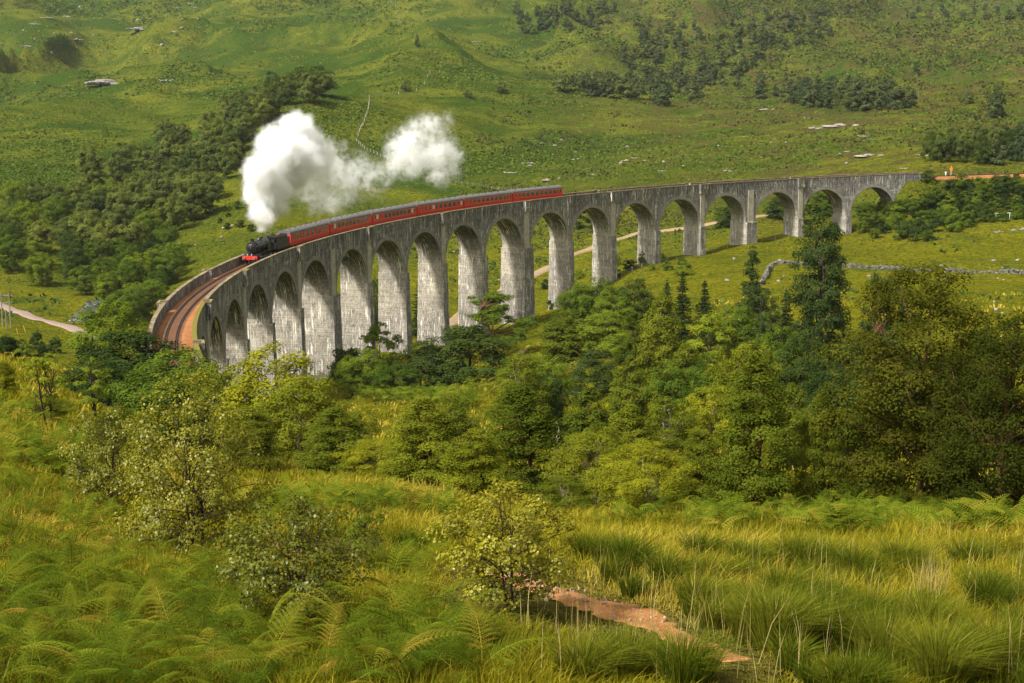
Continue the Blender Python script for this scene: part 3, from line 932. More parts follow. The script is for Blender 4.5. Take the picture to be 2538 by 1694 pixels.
# firebox: rounded shoulders
a = np.linspace(0, math.pi, 13)
sec = np.concatenate([[(1.0, 1.5)], np.stack([1.02 * np.cos(a), 2.75 + 0.92 * np.sin(a)], 1), [(-1.0, 1.5)]])
mb = MB(); n = len(sec)
A = np.stack([np.full(n, 1.9), sec[:, 0], sec[:, 1] - 0.02], 1); B = np.stack([np.full(n, 4.4), sec[:, 0], sec[:, 1]], 1); B[:, 2] -= 0.1
i = np.arange(n - 1)
mb.add(np.concatenate([A, B]), np.stack([i, i + 1, n + i + 1, n + i], 1)); mb.add(A, np.arange(n)[None]); mb.add(B, np.arange(n)[None, ::-1])
fb = mb.build('firebox', M_BLACK, lo)
for dy in (-0.18, 0.18):
    mb = MB(); mb.revolve([(3.6, 0.09), (3.82, 0.08), (3.88, 0.03)], 'z', 10, (3.7, dy, 0)); mb.build('safety_valve', M_BRASS, fb)
# cab
mb = MB()
for sg in (1, -1):
    mb.box((5.25, sg * 1.27, 1.95), (1.7, 0.06, 1.0)); mb.box((4.55, sg * 1.27, 2.85), (0.3, 0.06, 0.8)); mb.box((5.95, sg * 1.27, 2.85), (0.3, 0.06, 0.8)); mb.box((5.25, sg * 1.27, 3.2), (1.1, 0.06, 0.16))
mb.box((4.42, 0, 2.4), (0.06, 2.5, 1.7))
cab = mb.build('cab', M_TENDER, lo)
mb = MB(); a = np.linspace(0.12, math.pi - 0.12, 11)
top = np.stack([1.42 * np.cos(a), 3.1 + 0.72 * np.sin(a)], 1); n = len(top)
for dz, fl in ((0, False), (-0.06, True)):
    A = np.stack([np.full(n, 4.3), top[:, 0], top[:, 1] + dz], 1); B = A.copy(); B[:, 0] = 6.5
    i = np.arange(n - 1); f = np.stack([i, i + 1, n + i + 1, n + i], 1)
    mb.add(np.concatenate([A, B]), f[:, ::-1] if fl else f)
mb.build('cab_roof', M_SOOT, cab)
mb = MB(); mb.box((0.4, 0, 1.72), (8.6, 2.62, 0.08)); mb.box((-4.6, 0, 1.5), (1.4, 2.6, 0.08), [[0.96, 0, -0.28], [0, 1, 0], [0.28, 0, 0.96]]); mb.build('running_plate', M_BLACK, lo)
mb = MB(); mb.box((0, 0, 1.15), (10.2, 1.1, 0.75)); mb.build('frame', M_SOOT, lo)
for sg in (1, -1):
    mb = MB(); mb.revolve([(-4.35, 0), (-4.35, 0.36), (-4.25, 0.42), (-3.15, 0.42), (-3.05, 0.3), (-3.05, 0)], 'x', 16, (0, sg * 1.02, 1.0)); mb.box((-3.7, sg * 0.98, 1.42), (1.0, 0.5, 0.45)); mb.build('cylinder', M_BLACK, lo)
    mb = MB(); mb.box((1.0, sg * 0.92, 0.86), (4.6, 0.05, 0.12)); mb.box((-1.2, sg * 0.98, 0.95), (3.6, 0.05, 0.1)); mb.build('coupling_rod', M_STEEL, lo)
    mb = MB(); mb.tube([(-4.4, sg * 0.93, 2.95), (4.2, sg * 1.02, 2.95)], 0.025, 6, False); mb.build('handrail', M_STEEL, boiler)
    mb = MB(); mb.tube([(-3.4, sg * 0.85, 2.95), (-3.1, sg * 1.0, 1.8)], 0.09, 8, False); mb.build('steam_pipe', M_BLACK, smk)
    mb = MB(); mb.box((-5.35, sg * 0.35, 1.62), (0.16, 0.16, 0.24)); mb.revolve([(1.74, 0.07), (1.84, 0.03)], 'z', 8, (-5.35, sg * 0.35, 0)); mb.build('lamp', M_CREAM, lo)
for x in (-1.3, 0.85, 3.0): wheelset(lo, x, 0.91, 'driving_wheel', M_BLACK)
for x in (-4.6, -2.7): wheelset(lo, x, 0.5, 'bogie_wheel')
mb = MB(); mb.box((-5.3, 0, 1.1), (0.14, 2.55, 0.62)); beam = mb.build('buffer_beam', M_BUFFER, lo)
for sg in (1, -1):
    mb = MB(); mb.revolve([(-5.37, 0.19), (-5.6, 0.17), (-5.6, 0.11), (-5.82, 0.11)], 'x', 14, (0, sg * 0.87, 1.08)); mb.build('buffer_shank', M_BUFFER, beam)
    mb = MB(); mb.revolve([(-5.80, 0.1), (-5.80, 0.23), (-5.86, 0.23), (-5.88, 0)], 'x', 16, (0, sg * 0.87, 1.08)); mb.build('buffer', M_STEEL, beam)
    mb = MB(); mb.box((-5.32, sg * 0.6, 0.55), (0.06, 0.12, 0.6)); mb.build('guard_iron', M_BLACK, beam)
mb = MB(); mb.tube([(-5.4, 0, 1.0), (-5.62, 0, 0.92), (-5.6, 0, 0.62), (-5.5, 0, 0.5)], 0.04, 6); mb.build('coupling', M_STEEL, beam)

# ------------------------------------------------------------------ steam
def steam():
    s_ch = TR0 - 13.7 - 3.75
    base = track(s_ch, 0, 4.8)
    D0 = float(base[1])
    # (u, v, radius in photograph pixels, density)
    B = [(640, 573, 12, 1.2), (648, 556, 20, 1.3), (652, 532, 34, 1.5), (668, 505, 46, 1.5), (655, 470, 52, 1.5), (690, 470, 40, 1.2), (648, 425, 44, 1.5),
         (690, 425, 62, 1.5), (735, 400, 64, 1.5), (695, 372, 58, 1.5), (745, 345, 46, 1.4), (722, 318, 32, 1.3), (768, 352, 40, 1.3), (780, 400, 52, 1.0), (760, 455, 50, 0.6),
         (800, 440, 54, 0.75), (790, 490, 46, 0.5), (826, 495, 46, 0.5), (880, 490, 30, 0.35), (845, 440, 52, 0.7), (880, 415, 42, 0.5), (872, 462, 42, 0.42), (912, 440, 46, 0.5), (935, 475, 30, 0.32),
         (957, 432, 40, 0.5), (985, 400, 46, 0.7), (1020, 350, 46, 0.8), (1040, 395, 52, 0.9), (1075, 335, 44, 0.55), (1090, 385, 50, 0.9), (1108, 300, 24, 0.4), (1030, 318, 32, 0.5),
         (1120, 415, 32, 0.8), (1090, 440, 34, 0.8), (1010, 430, 30, 0.5), (800, 375, 40, 0.85), (822, 412, 46, 0.7), (765, 305, 22, 0.9), (738, 300, 26, 1.0),
         (1000, 370, 48, 0.85), (1062, 312, 38, 0.75), (1125, 390, 34, 0.8), (985, 330, 26, 0.6), (850, 385, 30, 0.5)]
    me = bpy.data.meshes.new('steam')
    o = bpy.data.objects.new('steam', me)
    COL.objects.link(o)
    tag(o, 'billowing white steam cloud from the locomotive chimney drifting back over the train', 'steam', kind='stuff')
    ng = bpy.data.node_groups.new('steam_cloud', 'GeometryNodeTree')
    ng.interface.new_socket('Geometry', in_out='OUTPUT', socket_type='NodeSocketGeometry')
    N, Lk = ng.nodes, ng.links
    def n(typ, ins=None, **pr):
        k = N.new(typ)
        for a, b in pr.items(): setattr(k, a, b)
        for a, b in (ins or {}).items():
            if isinstance(b, bpy.types.NodeSocket): Lk.new(b, k.inputs[a])
            else: k.inputs[a].default_value = b
        return k
    pos = n('GeometryNodeInputPosition').outputs[0]
    w1 = n('ShaderNodeTexNoise', {'Vector': pos, 'Scale': 0.22, 'Detail': 4.0, 'Roughness': 0.6}).outputs['Color']
    w1 = n('ShaderNodeVectorMath', {0: w1, 1: (0.5, 0.5, 0.5)}, operation='SUBTRACT').outputs[0]
    w1 = n('ShaderNodeVectorMath', {0: w1, 'Scale': 4.0}, operation='SCALE').outputs[0]
    wp = n('ShaderNodeVectorMath', {0: pos, 1: w1}, operation='ADD').outputs[0]
    acc = None
    mn, mx = np.full(3, 1e9), np.full(3, -1e9)
    g = np.random.default_rng(11)
    for u, v, r, den in B:
        if u > 790: den *= 0.78
        d = D0 + (u - 640) / 500.0 * 70.0
        c = at(u, v, d)
        R = r * d / FP * 1.3
        if r > 25: c = c + np.array([0, g.uniform(-1, 1) * R * 0.5, 0])
        mn = np.minimum(mn, c - R * 1.25); mx = np.maximum(mx, c + R * 1.25)
        ln = n('ShaderNodeVectorMath', {0: wp, 1: tuple(c)}, operation='DISTANCE').outputs['Value']
        soft = 0.2 if den > 0.95 else 0.0
        f = n('ShaderNodeMapRange', {'Value': ln, 'From Min': R * soft, 'From Max': R * 1.05, 'To Min': den, 'To Max': 0.0}, interpolation_type='SMOOTHSTEP').outputs[0]
        acc = f if acc is None else n('ShaderNodeMath', {0: acc, 1: f}, operation='MAXIMUM').outputs[0]
    nz = n('ShaderNodeTexNoise', {'Vector': pos, 'Scale': 0.42, 'Detail': 7.0, 'Roughness': 0.7, 'Distortion': 0.6}).outputs['Fac']
    nz2 = n('ShaderNodeTexNoise', {'Vector': pos, 'Scale': 1.3, 'Detail': 4.0, 'Roughness': 0.7}).outputs['Fac']
    nz = n('ShaderNodeMath', {0: nz2, 1: 0.45, 2: nz}, operation='MULTIPLY_ADD').outputs[0]
    nz = n('ShaderNodeMath', {0: nz, 1: 0.225}, operation='SUBTRACT').outputs[0]
    nz = n('ShaderNodeMath', {0: nz, 1: 2.1, 2: -0.55}, operation='MULTIPLY_ADD').outputs[0]
    # thick puffs keep a crisp edge, thin drift is torn by the noise
    thr = n('ShaderNodeMath', {0: acc, 1: 0.52, 2: -0.47}, operation='MULTIPLY_ADD').outputs[0]
    den = n('ShaderNodeMath', {0: nz, 1: thr}, operation='ADD').outputs[0]
    den = n('ShaderNodeMapRange', {'Value': den, 'From Min': 0.08, 'From Max': 0.55, 'To Min': 0.0, 'To Max': 1.0}).outputs[0]
    den = n('ShaderNodeMath', {0: den, 1: acc}, operation='MULTIPLY').outputs[0]
    sz = mx - mn
    vx = 0.21
    vc = n('GeometryNodeVolumeCube', {'Density': den, 'Min': tuple(mn), 'Max': tuple(mx), 'Resolution X': int(sz[0] / vx), 'Resolution Y': int(sz[1] / (vx * 1.6)), 'Resolution Z': int(sz[2] / vx)})
    t = NT('steam_vapour')
    pv = t.n('VolumePrincipled', {'Color': (1, 1, 1, 1), 'Density': 1.0, 'Anisotropy': 0.0})
    info = t.n('VolumeInfo')
    t.t.links.new(t.math('MULTIPLY', info.outputs['Density'], 1.5), pv.inputs['Density'])
    pv.inputs['Density Attribute'].default_value = ''
    t.t.links.new(pv.outputs[0], t.out.inputs['Volume'])
    me.materials.append(t.m)
    sm = n('GeometryNodeSetMaterial', {'Geometry': vc.outputs[0], 'Material': t.m})
    go = N.new('NodeGroupOutput')
    Lk.new(sm.outputs[0], go.inputs[0])
    md = o.modifiers.new('cloud', 'NODES')
    md.node_group = ng
    return o
steam()
# ------------------------------------------------------------------ foliage
L_OAK = leafmat('wood_foliage', (0.048, 0.068, 0.016), (0.122, 0.148, 0.034), 0.22)
L_DARK = leafmat('dark_foliage', (0.018, 0.034, 0.008), (0.050, 0.074, 0.016), 0.18)
L_MID = leafmat('green_foliage', (0.040, 0.074, 0.008), (0.120, 0.164, 0.017), 0.27)
L_BRIGHT = leafmat('bright_foliage', (0.080, 0.120, 0.011), (0.190, 0.225, 0.020), 0.32)
L_OLIVE = leafmat('olive_foliage', (0.054, 0.074, 0.007), (0.172, 0.196, 0.017), 0.32)
L_GOLD = leafmat('yellow_green_foliage', (0.078, 0.096, 0.007), (0.200, 0.215, 0.018), 0.33)
L_BLUE = leafmat('blue_green_foliage', (0.028, 0.046, 0.011), (0.074, 0.100, 0.023), 0.2)
L_NEAR = leafmat('birch_leaves', (0.060, 0.072, 0.006), (0.240, 0.236, 0.022), 0.38, 0.02)
L_SHADY = leafmat('deep_olive_foliage', (0.024, 0.030, 0.004), (0.070, 0.076, 0.009), 0.22)
L_FAR = leafmat('far_foliage', (0.036, 0.054, 0.022), (0.078, 0.098, 0.036), 0.15)

def bark(name, a, b, s=2.0):
    t = NT(name)
    co = t.n('TexCoord').outputs['Object']
    n1 = t.noise(t.scalev(co, (s, s, s * 0.5)), 1.5, 4, 0.7)
    return t.done(t.principled(t.mixc(t.mapr(n1, 0.35, 0.65), a, b), 0.9, 0.2, t.bump(n1, 0.03, 0.6)))
B_GREY = bark('grey_bark', (0.05, 0.042, 0.033), (0.13, 0.115, 0.09))
B_BIRCH = bark('birch_bark', (0.10, 0.07, 0.045), (0.40, 0.34, 0.26))
B_RED = bark('reddish_bark', (0.04, 0.022, 0.012), (0.17, 0.08, 0.04))
B_DARK = bark('dark_bark', (0.02, 0.015, 0.01), (0.06, 0.042, 0.028))

def unit(a):
    return a / (np.linalg.norm(a, axis=-1, keepdims=True) + 1e-9)

def cards(P, N, size, g, aspect=0.6, tang=None):
    """one diamond leaf per point, facing N"""
    n = len(P)
    r = g.normal(size=(n, 3)) if tang is None else tang
    T = unit(r - (r * N).sum(1, keepdims=True) * N)
    B = np.cross(N, T)
    s = np.broadcast_to(np.asarray(size, float), (n,))[:, None]
    V = np.stack([P - T * s * 0.5, P + B * s * aspect * 0.5, P + T * s * 0.5, P - B * s * aspect * 0.5], 1).reshape(-1, 3)
    return V, np.arange(4 * n).reshape(n, 4)

PROFILE = {
    'round': lambda t: np.sqrt(np.clip(1 - ((t - 0.48) / 0.53) ** 2, 0, 1)),
    'dome': lambda t: np.sqrt(np.clip(1 - np.clip((t - 0.28) / 0.73, -0.45, 1) ** 2, 0, 1)),
    'egg': lambda t: np.clip(1.25 * (t + 0.06) ** 0.35 * (1 - t) ** 0.75, 0, 1),
    'column': lambda t: np.clip(0.72 + 0.5 * np.sin(3.0 * t), 0, 1) * np.clip((1.02 - t) * 3, 0, 1) ** 0.6,
    'spire': lambda t: np.clip(1.0 - t, 0, 1) ** 0.8 * np.clip(t * 8 + 0.4, 0, 1),
}

def crown_points(g, h, w, base, shape, nclump, nleaf, cr=(0.11, 0.2), flat=0.75, droop=0.0, wob=0.25, soft=0.35):
    """clump centres spread through the crown's volume, leaves in a shell round each"""
    t = g.uniform(0, 1, nclump * 4)
    pr = PROFILE[shape](t)
    keep = g.uniform(0, 1, len(t)) < (0.25 + pr) / 1.25
    t, pr = t[keep][:nclump], pr[keep][:nclump]
    a = g.uniform(0, 2 * math.pi, len(t))
    lobes = 1 + wob * np.sin(a * 2 + g.uniform(0, 6)) * 0.5 + wob * np.sin(a * 3 + 5 * t + g.uniform(0, 6)) * 0.7
    rad = np.sqrt(g.uniform(0.12, 0.9, len(t))) * pr * w / 2 * lobes
    C = np.stack([rad * np.cos(a), rad * np.sin(a), h * (base + (1 - base) * t)], 1)
    R = w * g.uniform(*cr, len(t)) * (0.6 + 0.5 * pr)
    wgt = R ** 2 / (R ** 2).sum()
    k = g.choice(len(t), nleaf, p=wgt)
    d = unit(g.normal(size=(nleaf, 3)))
    d[:, 2] = np.where(d[:, 2] < -0.35, -d[:, 2], d[:, 2])
    rr = g.uniform(0.45, 1.0, nleaf) ** 0.6
    rr = np.where(g.uniform(0, 1, nleaf) < 0.14, rr * g.uniform(1.0, 1.45, nleaf), rr)
    P = C[k] + d * (R[k] * rr)[:, None] * np.array([1, 1, flat])
    P[:, 2] -= droop * g.uniform(0, 1, nleaf) ** 2 * R[k]
    out = unit((P - np.array([0, 0, h * (base + 0.3 * (1 - base))])) / np.array([w, w, h]))
    N = unit(d * (0.75 - 0.3 * soft) + out * soft * 1.6 + np.array([0, 0, 0.3]) + g.normal(size=(nleaf, 3)) * 0.36)
    var = np.clip(g.uniform(0, 1, len(t))[k] * 0.55 + g.uniform(0, 1, nleaf) * 0.45, 0, 1)
    return C, R, P, N, var

def limb(p0, p1, r0, r1, g, sag=0.12, n=6):
    t = np.linspace(0, 1, n)[:, None]
    L_ = np.linalg.norm(np.subtract(p1, p0))
    P = np.array(p0) * (1 - t) + np.array(p1) * t
    P += np.sin(t * math.pi) * g.normal(size=3) * L_ * sag * 0.5
    P[:, 2] += (np.sin(t[:, 0] * math.pi * 0.5) - t[:, 0]) * L_ * 0.25
    return P, r0 * (1 - t[:, 0]) + r1 * t[:, 0]

def trunk_mesh(name, g, h, C, R, mat, parent, rb, top=0.8, lean=0.03, nl=12, multi=1, twigs=False, k=7):
    mb = MB()
    tops = []
    for m_ in range(multi):
        off = g.normal(size=2) * (0.06 * h if multi > 1 else 0.0)
        n = 9
        t = np.linspace(0, 1, n)
        P = np.stack([off[0] * (0.15 + t * 2.2) + np.cumsum(g.normal(size=n)) * h * lean * 0.35, off[1] * (0.15 + t * 2.2) + np.cumsum(g.normal(size=n)) * h * lean * 0.35, t * h * top], 1)
        P[0, :2] = off * 0.15
        P[0, 2] = -0.35
        rad = rb / math.sqrt(multi) * (1 - t * 0.88) ** 0.9
        rad[0] *= 1.5
        mb.tube(P, rad, k, False)
        tops.append((P, rad))
    idx = g.choice(len(C), min(nl, len(C)), replace=False)
    for q in idx:
        P, rad = tops[g.integers(len(tops))]
        zt = C[q][2] * g.uniform(0.45, 0.8)
        i = int(np.clip(np.searchsorted(P[:, 2], zt), 1, len(P) - 1))
        f = np.clip((zt - P[i - 1, 2]) / (P[i, 2] - P[i - 1, 2]), 0, 1)
        p0 = P[i - 1] * (1 - f) + P[i] * f
        lp, lr = limb(p0, C[q], rad[i] * 0.6, rad[i] * 0.12 + 0.004, g)
        mb.tube(lp, lr, 5, False)
        if twigs:
            for _ in range(5):
                j = g.integers(2, len(lp))
                e = lp[j] + unit(g.normal(size=3) + np.array([0, 0, 0.5])) * R[q] * g.uniform(0.6, 1.3)
                a, b = limb(lp[j], e, lr[j] * 0.6, 0.003, g, 0.2, 4)
                mb.tube(a, b, 4, False)
    return mb.build(name, mat, parent, smooth=True)

def make_tree(name, seed, h, w, base, shape, nclump, nleaf, leaf, lmat, bmat, rb=None, aspect=0.65, cr=(0.11, 0.2), flat=0.75, droop=0.0, nl=14, top=0.8, multi=1, twigs=False, lean=0.03, wob=0.25, soft=0.35):
    g = np.random.default_rng(seed)
    root = empty(name)
    C, R, P, N, var = crown_points(g, h, w, base, shape, nclump, nleaf, cr, flat, droop, wob, soft)
    V, F = cards(P, N, leaf * g.uniform(0.7, 1.35, nleaf), g, aspect)
    mk('crown', V, F, lmat, root, var=var)
    trunk_mesh('trunk', g, h, C, R, bmat, root, rb or h * 0.02, top, lean, nl, multi, twigs)
    root['_h'], root['_w'] = h, w
    return root

def make_spruce(name, seed, h, w, n_whorl, lmat, leaf=0.34, sparse=1.0, power=0.85):
    g = np.random.default_rng(seed)
    root = empty(name)
    P, N, T, var = [], [], [], []
    br = MB()
    for q in range(n_whorl):
        t = (q + g.uniform(0, 0.8)) / n_whorl
        z = h * (0.05 + 0.94 * t)
        Lb = w / 2 * (1 - t) ** power * g.uniform(0.75, 1.15) + 0.12
        nb = int(g.integers(5, 8))
        a0 = g.uniform(0, 6.28)
        for b in range(nb):
            a = a0 + b * 6.283 / nb + g.normal() * 0.25
            Lq = Lb * g.uniform(0.6, 1.12)
            d = np.array([math.cos(a), math.sin(a), 0])
            s = np.linspace(0, 1, 5)[:, None]
            line = np.array([0, 0, z]) + d * Lq * s + np.array([0, 0, 1]) * (-0.38 * Lq * s + 0.22 * Lq * s ** 2.4)
            br.tube(line, 0.035 * (1 - s[:, 0] * 0.85), 4, False)
            n = max(8, int(Lq * 30 * sparse))
            k = g.uniform(0.08, 1.05, n)
            p = np.array([0, 0, z]) + d * (Lq * k)[:, None] + np.array([0, 0, 1]) * (-0.38 * Lq * k + 0.22 * Lq * k ** 2.4)[:, None]
            side = np.array([-d[1], d[0], 0])
            sp = g.normal(size=n) * 0.2 * Lq * (1.1 - 0.75 * k)
            p = p + side * sp[:, None] + np.array([0, 0, -1]) * (np.abs(g.normal(size=n)) * 0.12 + 0.22 * np.abs(sp))[:, None]
            P.append(p); N.append(unit(np.array([0, 0, 0.8]) + d * 0.5 + g.normal(size=(n, 3)) * 0.4))
            T.append(d + side * np.sign(sp)[:, None] * 0.7 + np.array([0, 0, -0.35]) + g.normal(size=(n, 3)) * 0.25)
            var.append(np.clip(g.uniform(0, 1) * 0.4 + g.uniform(0, 0.6, n), 0, 1))
    P, N, T, var = map(np.concatenate, (P, N, T, var))
    V, F = cards(P, N, leaf * g.uniform(0.7, 1.4, len(P)), g, 0.42, T)
    mk('crown', V, F, lmat, root, var=var)
    br.tube([(0, 0, -0.4), (0, 0, h * 0.5), (0, 0, h)], [h * 0.016, h * 0.009, 0.015], 7, False)
    br.build('trunk', B_DARK, root)
    root['_h'], root['_w'] = h, w
    return root

def make_pine(name, seed, h, w, lmat, low=0.35, npad=26):
    g = np.random.default_rng(seed)
    root = empty(name)
    mb = MB()
    t = np.linspace(0, 1, 8)
    tr = np.stack([np.cumsum(g.normal(size=8)) * 0.035 * h, np.cumsum(g.normal(size=8)) * 0.035 * h, t * h * 0.92], 1)
    tr[0] = (0, 0, -0.4)
    mb.tube(tr, h * 0.024 * (1 - 0.8 * t), 7, False)
    P, N, var = [], [], []
    for q in range(npad):
        tz = low + (1 - low) * (q + g.uniform(0, 1)) / npad
        a = g.uniform(0, 6.28)
        rad = w / 2 * g.uniform(0.35, 1.0) * (1.05 - 0.6 * max(0, tz - 0.6) / 0.4)
        c = np.array([math.cos(a) * rad, math.sin(a) * rad, h * tz])
        i = int(np.clip(np.searchsorted(tr[:, 2], c[2] * 0.85), 1, 7))
        lp, lr = limb(tr[i - 1], c, h * 0.011, 0.02, g, 0.3, 7)
        mb.tube(lp, lr, 5, False)
        for _ in range(int(g.integers(3, 6))):
            c2 = c + g.normal(size=3) * w * 0.07 * np.array([1, 1, 0.35])
            r = w * g.uniform(0.06, 0.12)
            n = 130
            d = unit(g.normal(size=(n, 3)))
            P.append(c2 + d * r * g.uniform(0.3, 1, n)[:, None] * np.array([1, 1, 0.42]))
            N.append(unit(d * 0.6 + np.array([0, 0, 0.5]) + g.normal(size=(n, 3)) * 0.4))
            var.append(np.clip(g.uniform(0, 1) * 0.5 + g.uniform(0, 0.5, n), 0, 1))
    P, N, var = map(np.concatenate, (P, N, var))
    V, F = cards(P, N, 0.30 * g.uniform(0.7, 1.4, len(P)), g, 0.35)
    mk('crown', V, F, lmat, root, var=var)
    mb.build('trunk', B_RED, root, smooth=True)
    root['_h'], root['_w'] = h, w
    return root

PROTO, USED = {}, set()
def proto(kind):
    if kind in PROTO: return PROTO[kind]
    base, k = kind.rsplit('_', 1); k = int(k)
    sd = 100 + 17 * k + sum(map(ord, base))
    if base == 'wood':        # rounded birches and alders of the left wood
        o = make_tree('broadleaf_tree', sd, 10, 9, 0.06, 'round', 100, 12000, 0.34, L_OAK, B_GREY, aspect=0.7, cr=(0.075, 0.13), nl=12, flat=1.0, soft=0.75)
    elif base == 'dark':
        o = make_tree('broadleaf_tree', sd, 10, 9.5, 0.04, 'dome', 120, 16000, 0.26, L_DARK, B_DARK, aspect=0.7, cr=(0.07, 0.12), nl=10, flat=1.0, soft=0.6)
    elif base == 'mid':
        o = make_tree('broadleaf_tree', sd, 10, 8, 0.1, 'round', 120, 16000, 0.23, L_MID, B_GREY, cr=(0.07, 0.12), nl=14, flat=1.0, soft=0.5)
    elif base == 'bright':
        o = make_tree('broadleaf_tree', sd, 9, 6, 0.12, 'round', 60, 9000, 0.25, L_BRIGHT, B_GREY, cr=(0.09, 0.16), nl=14)
    elif base == 'olive':     # loose birches of the middle ground
        o = make_tree('birch_tree', sd, 10, 6.6, 0.1, 'egg', 130, 19000, 0.19, L_OLIVE, B_BIRCH, cr=(0.08, 0.14), droop=0.7, nl=20)
    elif base == 'gold':
        o = make_tree('birch_tree', sd, 9, 6.2, 0.1, 'round', 120, 20000, 0.16, L_GOLD, B_BIRCH, cr=(0.075, 0.13), droop=0.5, nl=20)
    elif base == 'grey':      # willow like, grey green
        o = make_tree('broadleaf_tree', sd, 9, 7, 0.06, 'dome', 100, 14000, 0.21, L_BLUE, B_GREY, cr=(0.08, 0.13), droop=0.5, nl=12)
    elif base == 'poplar':
        o = make_tree('poplar_tree', sd, 19, 7.5, 0.06, 'column', 190, 26000, 0.27, L_BLUE, B_GREY, cr=(0.09, 0.16), droop=0.4, nl=40, top=0.97, lean=0.006, rb=0.3)
    elif base == 'spire':
        o = make_tree('poplar_tree', sd, 16, 4.2, 0.04, 'spire', 150, 17000, 0.25, L_BLUE, B_GREY, cr=(0.15, 0.24), nl=20, top=0.97, lean=0.005, rb=0.22)
    elif base == 'spruce':
        o = make_spruce('spruce_tree', sd, 14, 6.2, 30, L_DARK)
    elif base == 'bluespruce':
        o = make_spruce('spruce_tree', sd, 12, 5.0, 26, L_BLUE)
    elif base == 'pine':
        o = make_pine('scots_pine', sd, 10, 9.5, L_BLUE if k else L_MID)
    elif base == 'near':      # birches 50 to 80 m away
        o = make_tree('birch_tree', sd, 7, 4.8, 0.06, 'egg', 190, 36000, 0.085, L_OLIVE, B_RED, cr=(0.07, 0.125), droop=0.5, nl=38, twigs=True, rb=0.09, top=0.92, aspect=0.7)
    elif base == 'neargold':
        o = make_tree('birch_tree', sd, 6, 4.6, 0.04, 'round', 180, 32000, 0.08, L_GOLD, B_BIRCH, cr=(0.065, 0.12), droop=0.4, nl=34, twigs=True, rb=0.07, top=0.9, aspect=0.7)
    elif base == 'neardark':
        o = make_tree('birch_tree', sd, 9, 6.2, 0.0, 'round', 260, 56000, 0.095, L_SHADY, B_RED, cr=(0.065, 0.115), droop=0.4, nl=40, twigs=True, rb=0.13, top=0.93, aspect=0.7)
    elif base == 'bush':      # birch bushes close to the camera
        o = make_tree('birch_bush', sd, 2.2, 2.4, 0.10, 'round', 140, 9000, 0.052, L_NEAR, B_DARK, cr=(0.05, 0.10), nl=80, twigs=True, rb=0.03, multi=3, top=0.9, aspect=0.75, flat=0.85)
    elif base == 'bigbush':
        o = make_tree('birch_bush', sd, 3.7, 4.0, 0.03, 'dome', 230, 21000, 0.06, L_NEAR, B_DARK, cr=(0.05, 0.09), nl=90, twigs=True, rb=0.055, multi=3, top=0.9, aspect=0.75, flat=0.85)
    elif base == 'sapling':
        o = make_tree('young_tree', sd, 3.6, 1.5, 0.3, 'column', 40, 3000, 0.08, L_BRIGHT, B_DARK, cr=(0.09, 0.16), nl=30, twigs=True, rb=0.06, multi=2, top=0.95, aspect=0.5)
    elif base == 'shrub':
        o = make_tree('shrub', sd, 3, 4.2, 0.0, 'dome', 40, 3600, 0.24, L_MID, B_GREY, cr=(0.10, 0.18), nl=6)
    elif base == 'darkshrub':
        o = make_tree('shrub', sd, 3, 4.2, 0.0, 'dome', 40, 3600, 0.24, L_DARK, B_GREY, cr=(0.10, 0.18), nl=6)
    elif base in ('far', 'farpine'):
        g = np.random.default_rng(sd)
        h, w = (8, 6.4) if base == 'far' else (9, 5)
        C, R, P, N, var = crown_points(g, h, w, 0.04, 'dome' if base == 'far' else 'egg', 36, 1500, (0.11, 0.19), 0.9)
        V, F = cards(P, N, 0.62 * g.uniform(0.7, 1.3, 1500), g, 0.75)
        tv, tf = tube([(0, 0, -0.4), (0.1, 0, h * 0.4), (0, 0.1, h * 0.75)], [0.2, 0.15, 0.05], 5)
        nV = len(V)
        o = mk('far_tree', np.concatenate([V, tv]), np.concatenate([F, tf + nV]), [L_FAR, B_GREY], var=np.concatenate([var, np.zeros(len(tf))]), midx=np.concatenate([np.zeros(len(F)), np.ones(len(tf))]))
        o['_h'], o['_w'] = h, w
    PROTO[kind] = o
    return o

def copy_thing(o):
    c = o.copy(); COL.objects.link(c)
    for ch in [x for x in o.children]:
        d = ch.copy(); COL.objects.link(d); d.parent = c
    return c

PLACED = []
def stand(kind, p, h, w, label, cat, group=None, rot=None):
    o = proto(kind)
    if kind in USED: o = copy_thing(o)
    else: USED.add(kind)
    ph, pw = PROTO[kind]['_h'], PROTO[kind]['_w']
    o.location = (float(p[0]), float(p[1]), float(p[2]) - 0.05)
    o.scale = (w / pw, w / pw, h / ph)
    o.rotation_euler = (0, 0, random.uniform(0, 6.28) if rot is None else rot)
    for k in ('group',):
        if k in o: del o[k]
    tag(o, label, cat, group)
    PLACED.append((o, p, h, w))
    return o

def tree(kind, u, vtop, d, wpx, label, group=None, cat='tree', rot=None):
    """a tree d metres off in the column u whose top reaches row vtop"""
    v = vtop + 60
    for _ in range(3):
        r = ray(u, v); x = r[0] * d
        z = float(ground(x, d)); v = float(to_px(np.array([x, d, z]))[0, 1])
    top = at(u, vtop, d)[2]
    h = max(0.8, top - z)
    return stand(kind, (x, d, z), h, wpx * d / FP, label, cat, group, rot)

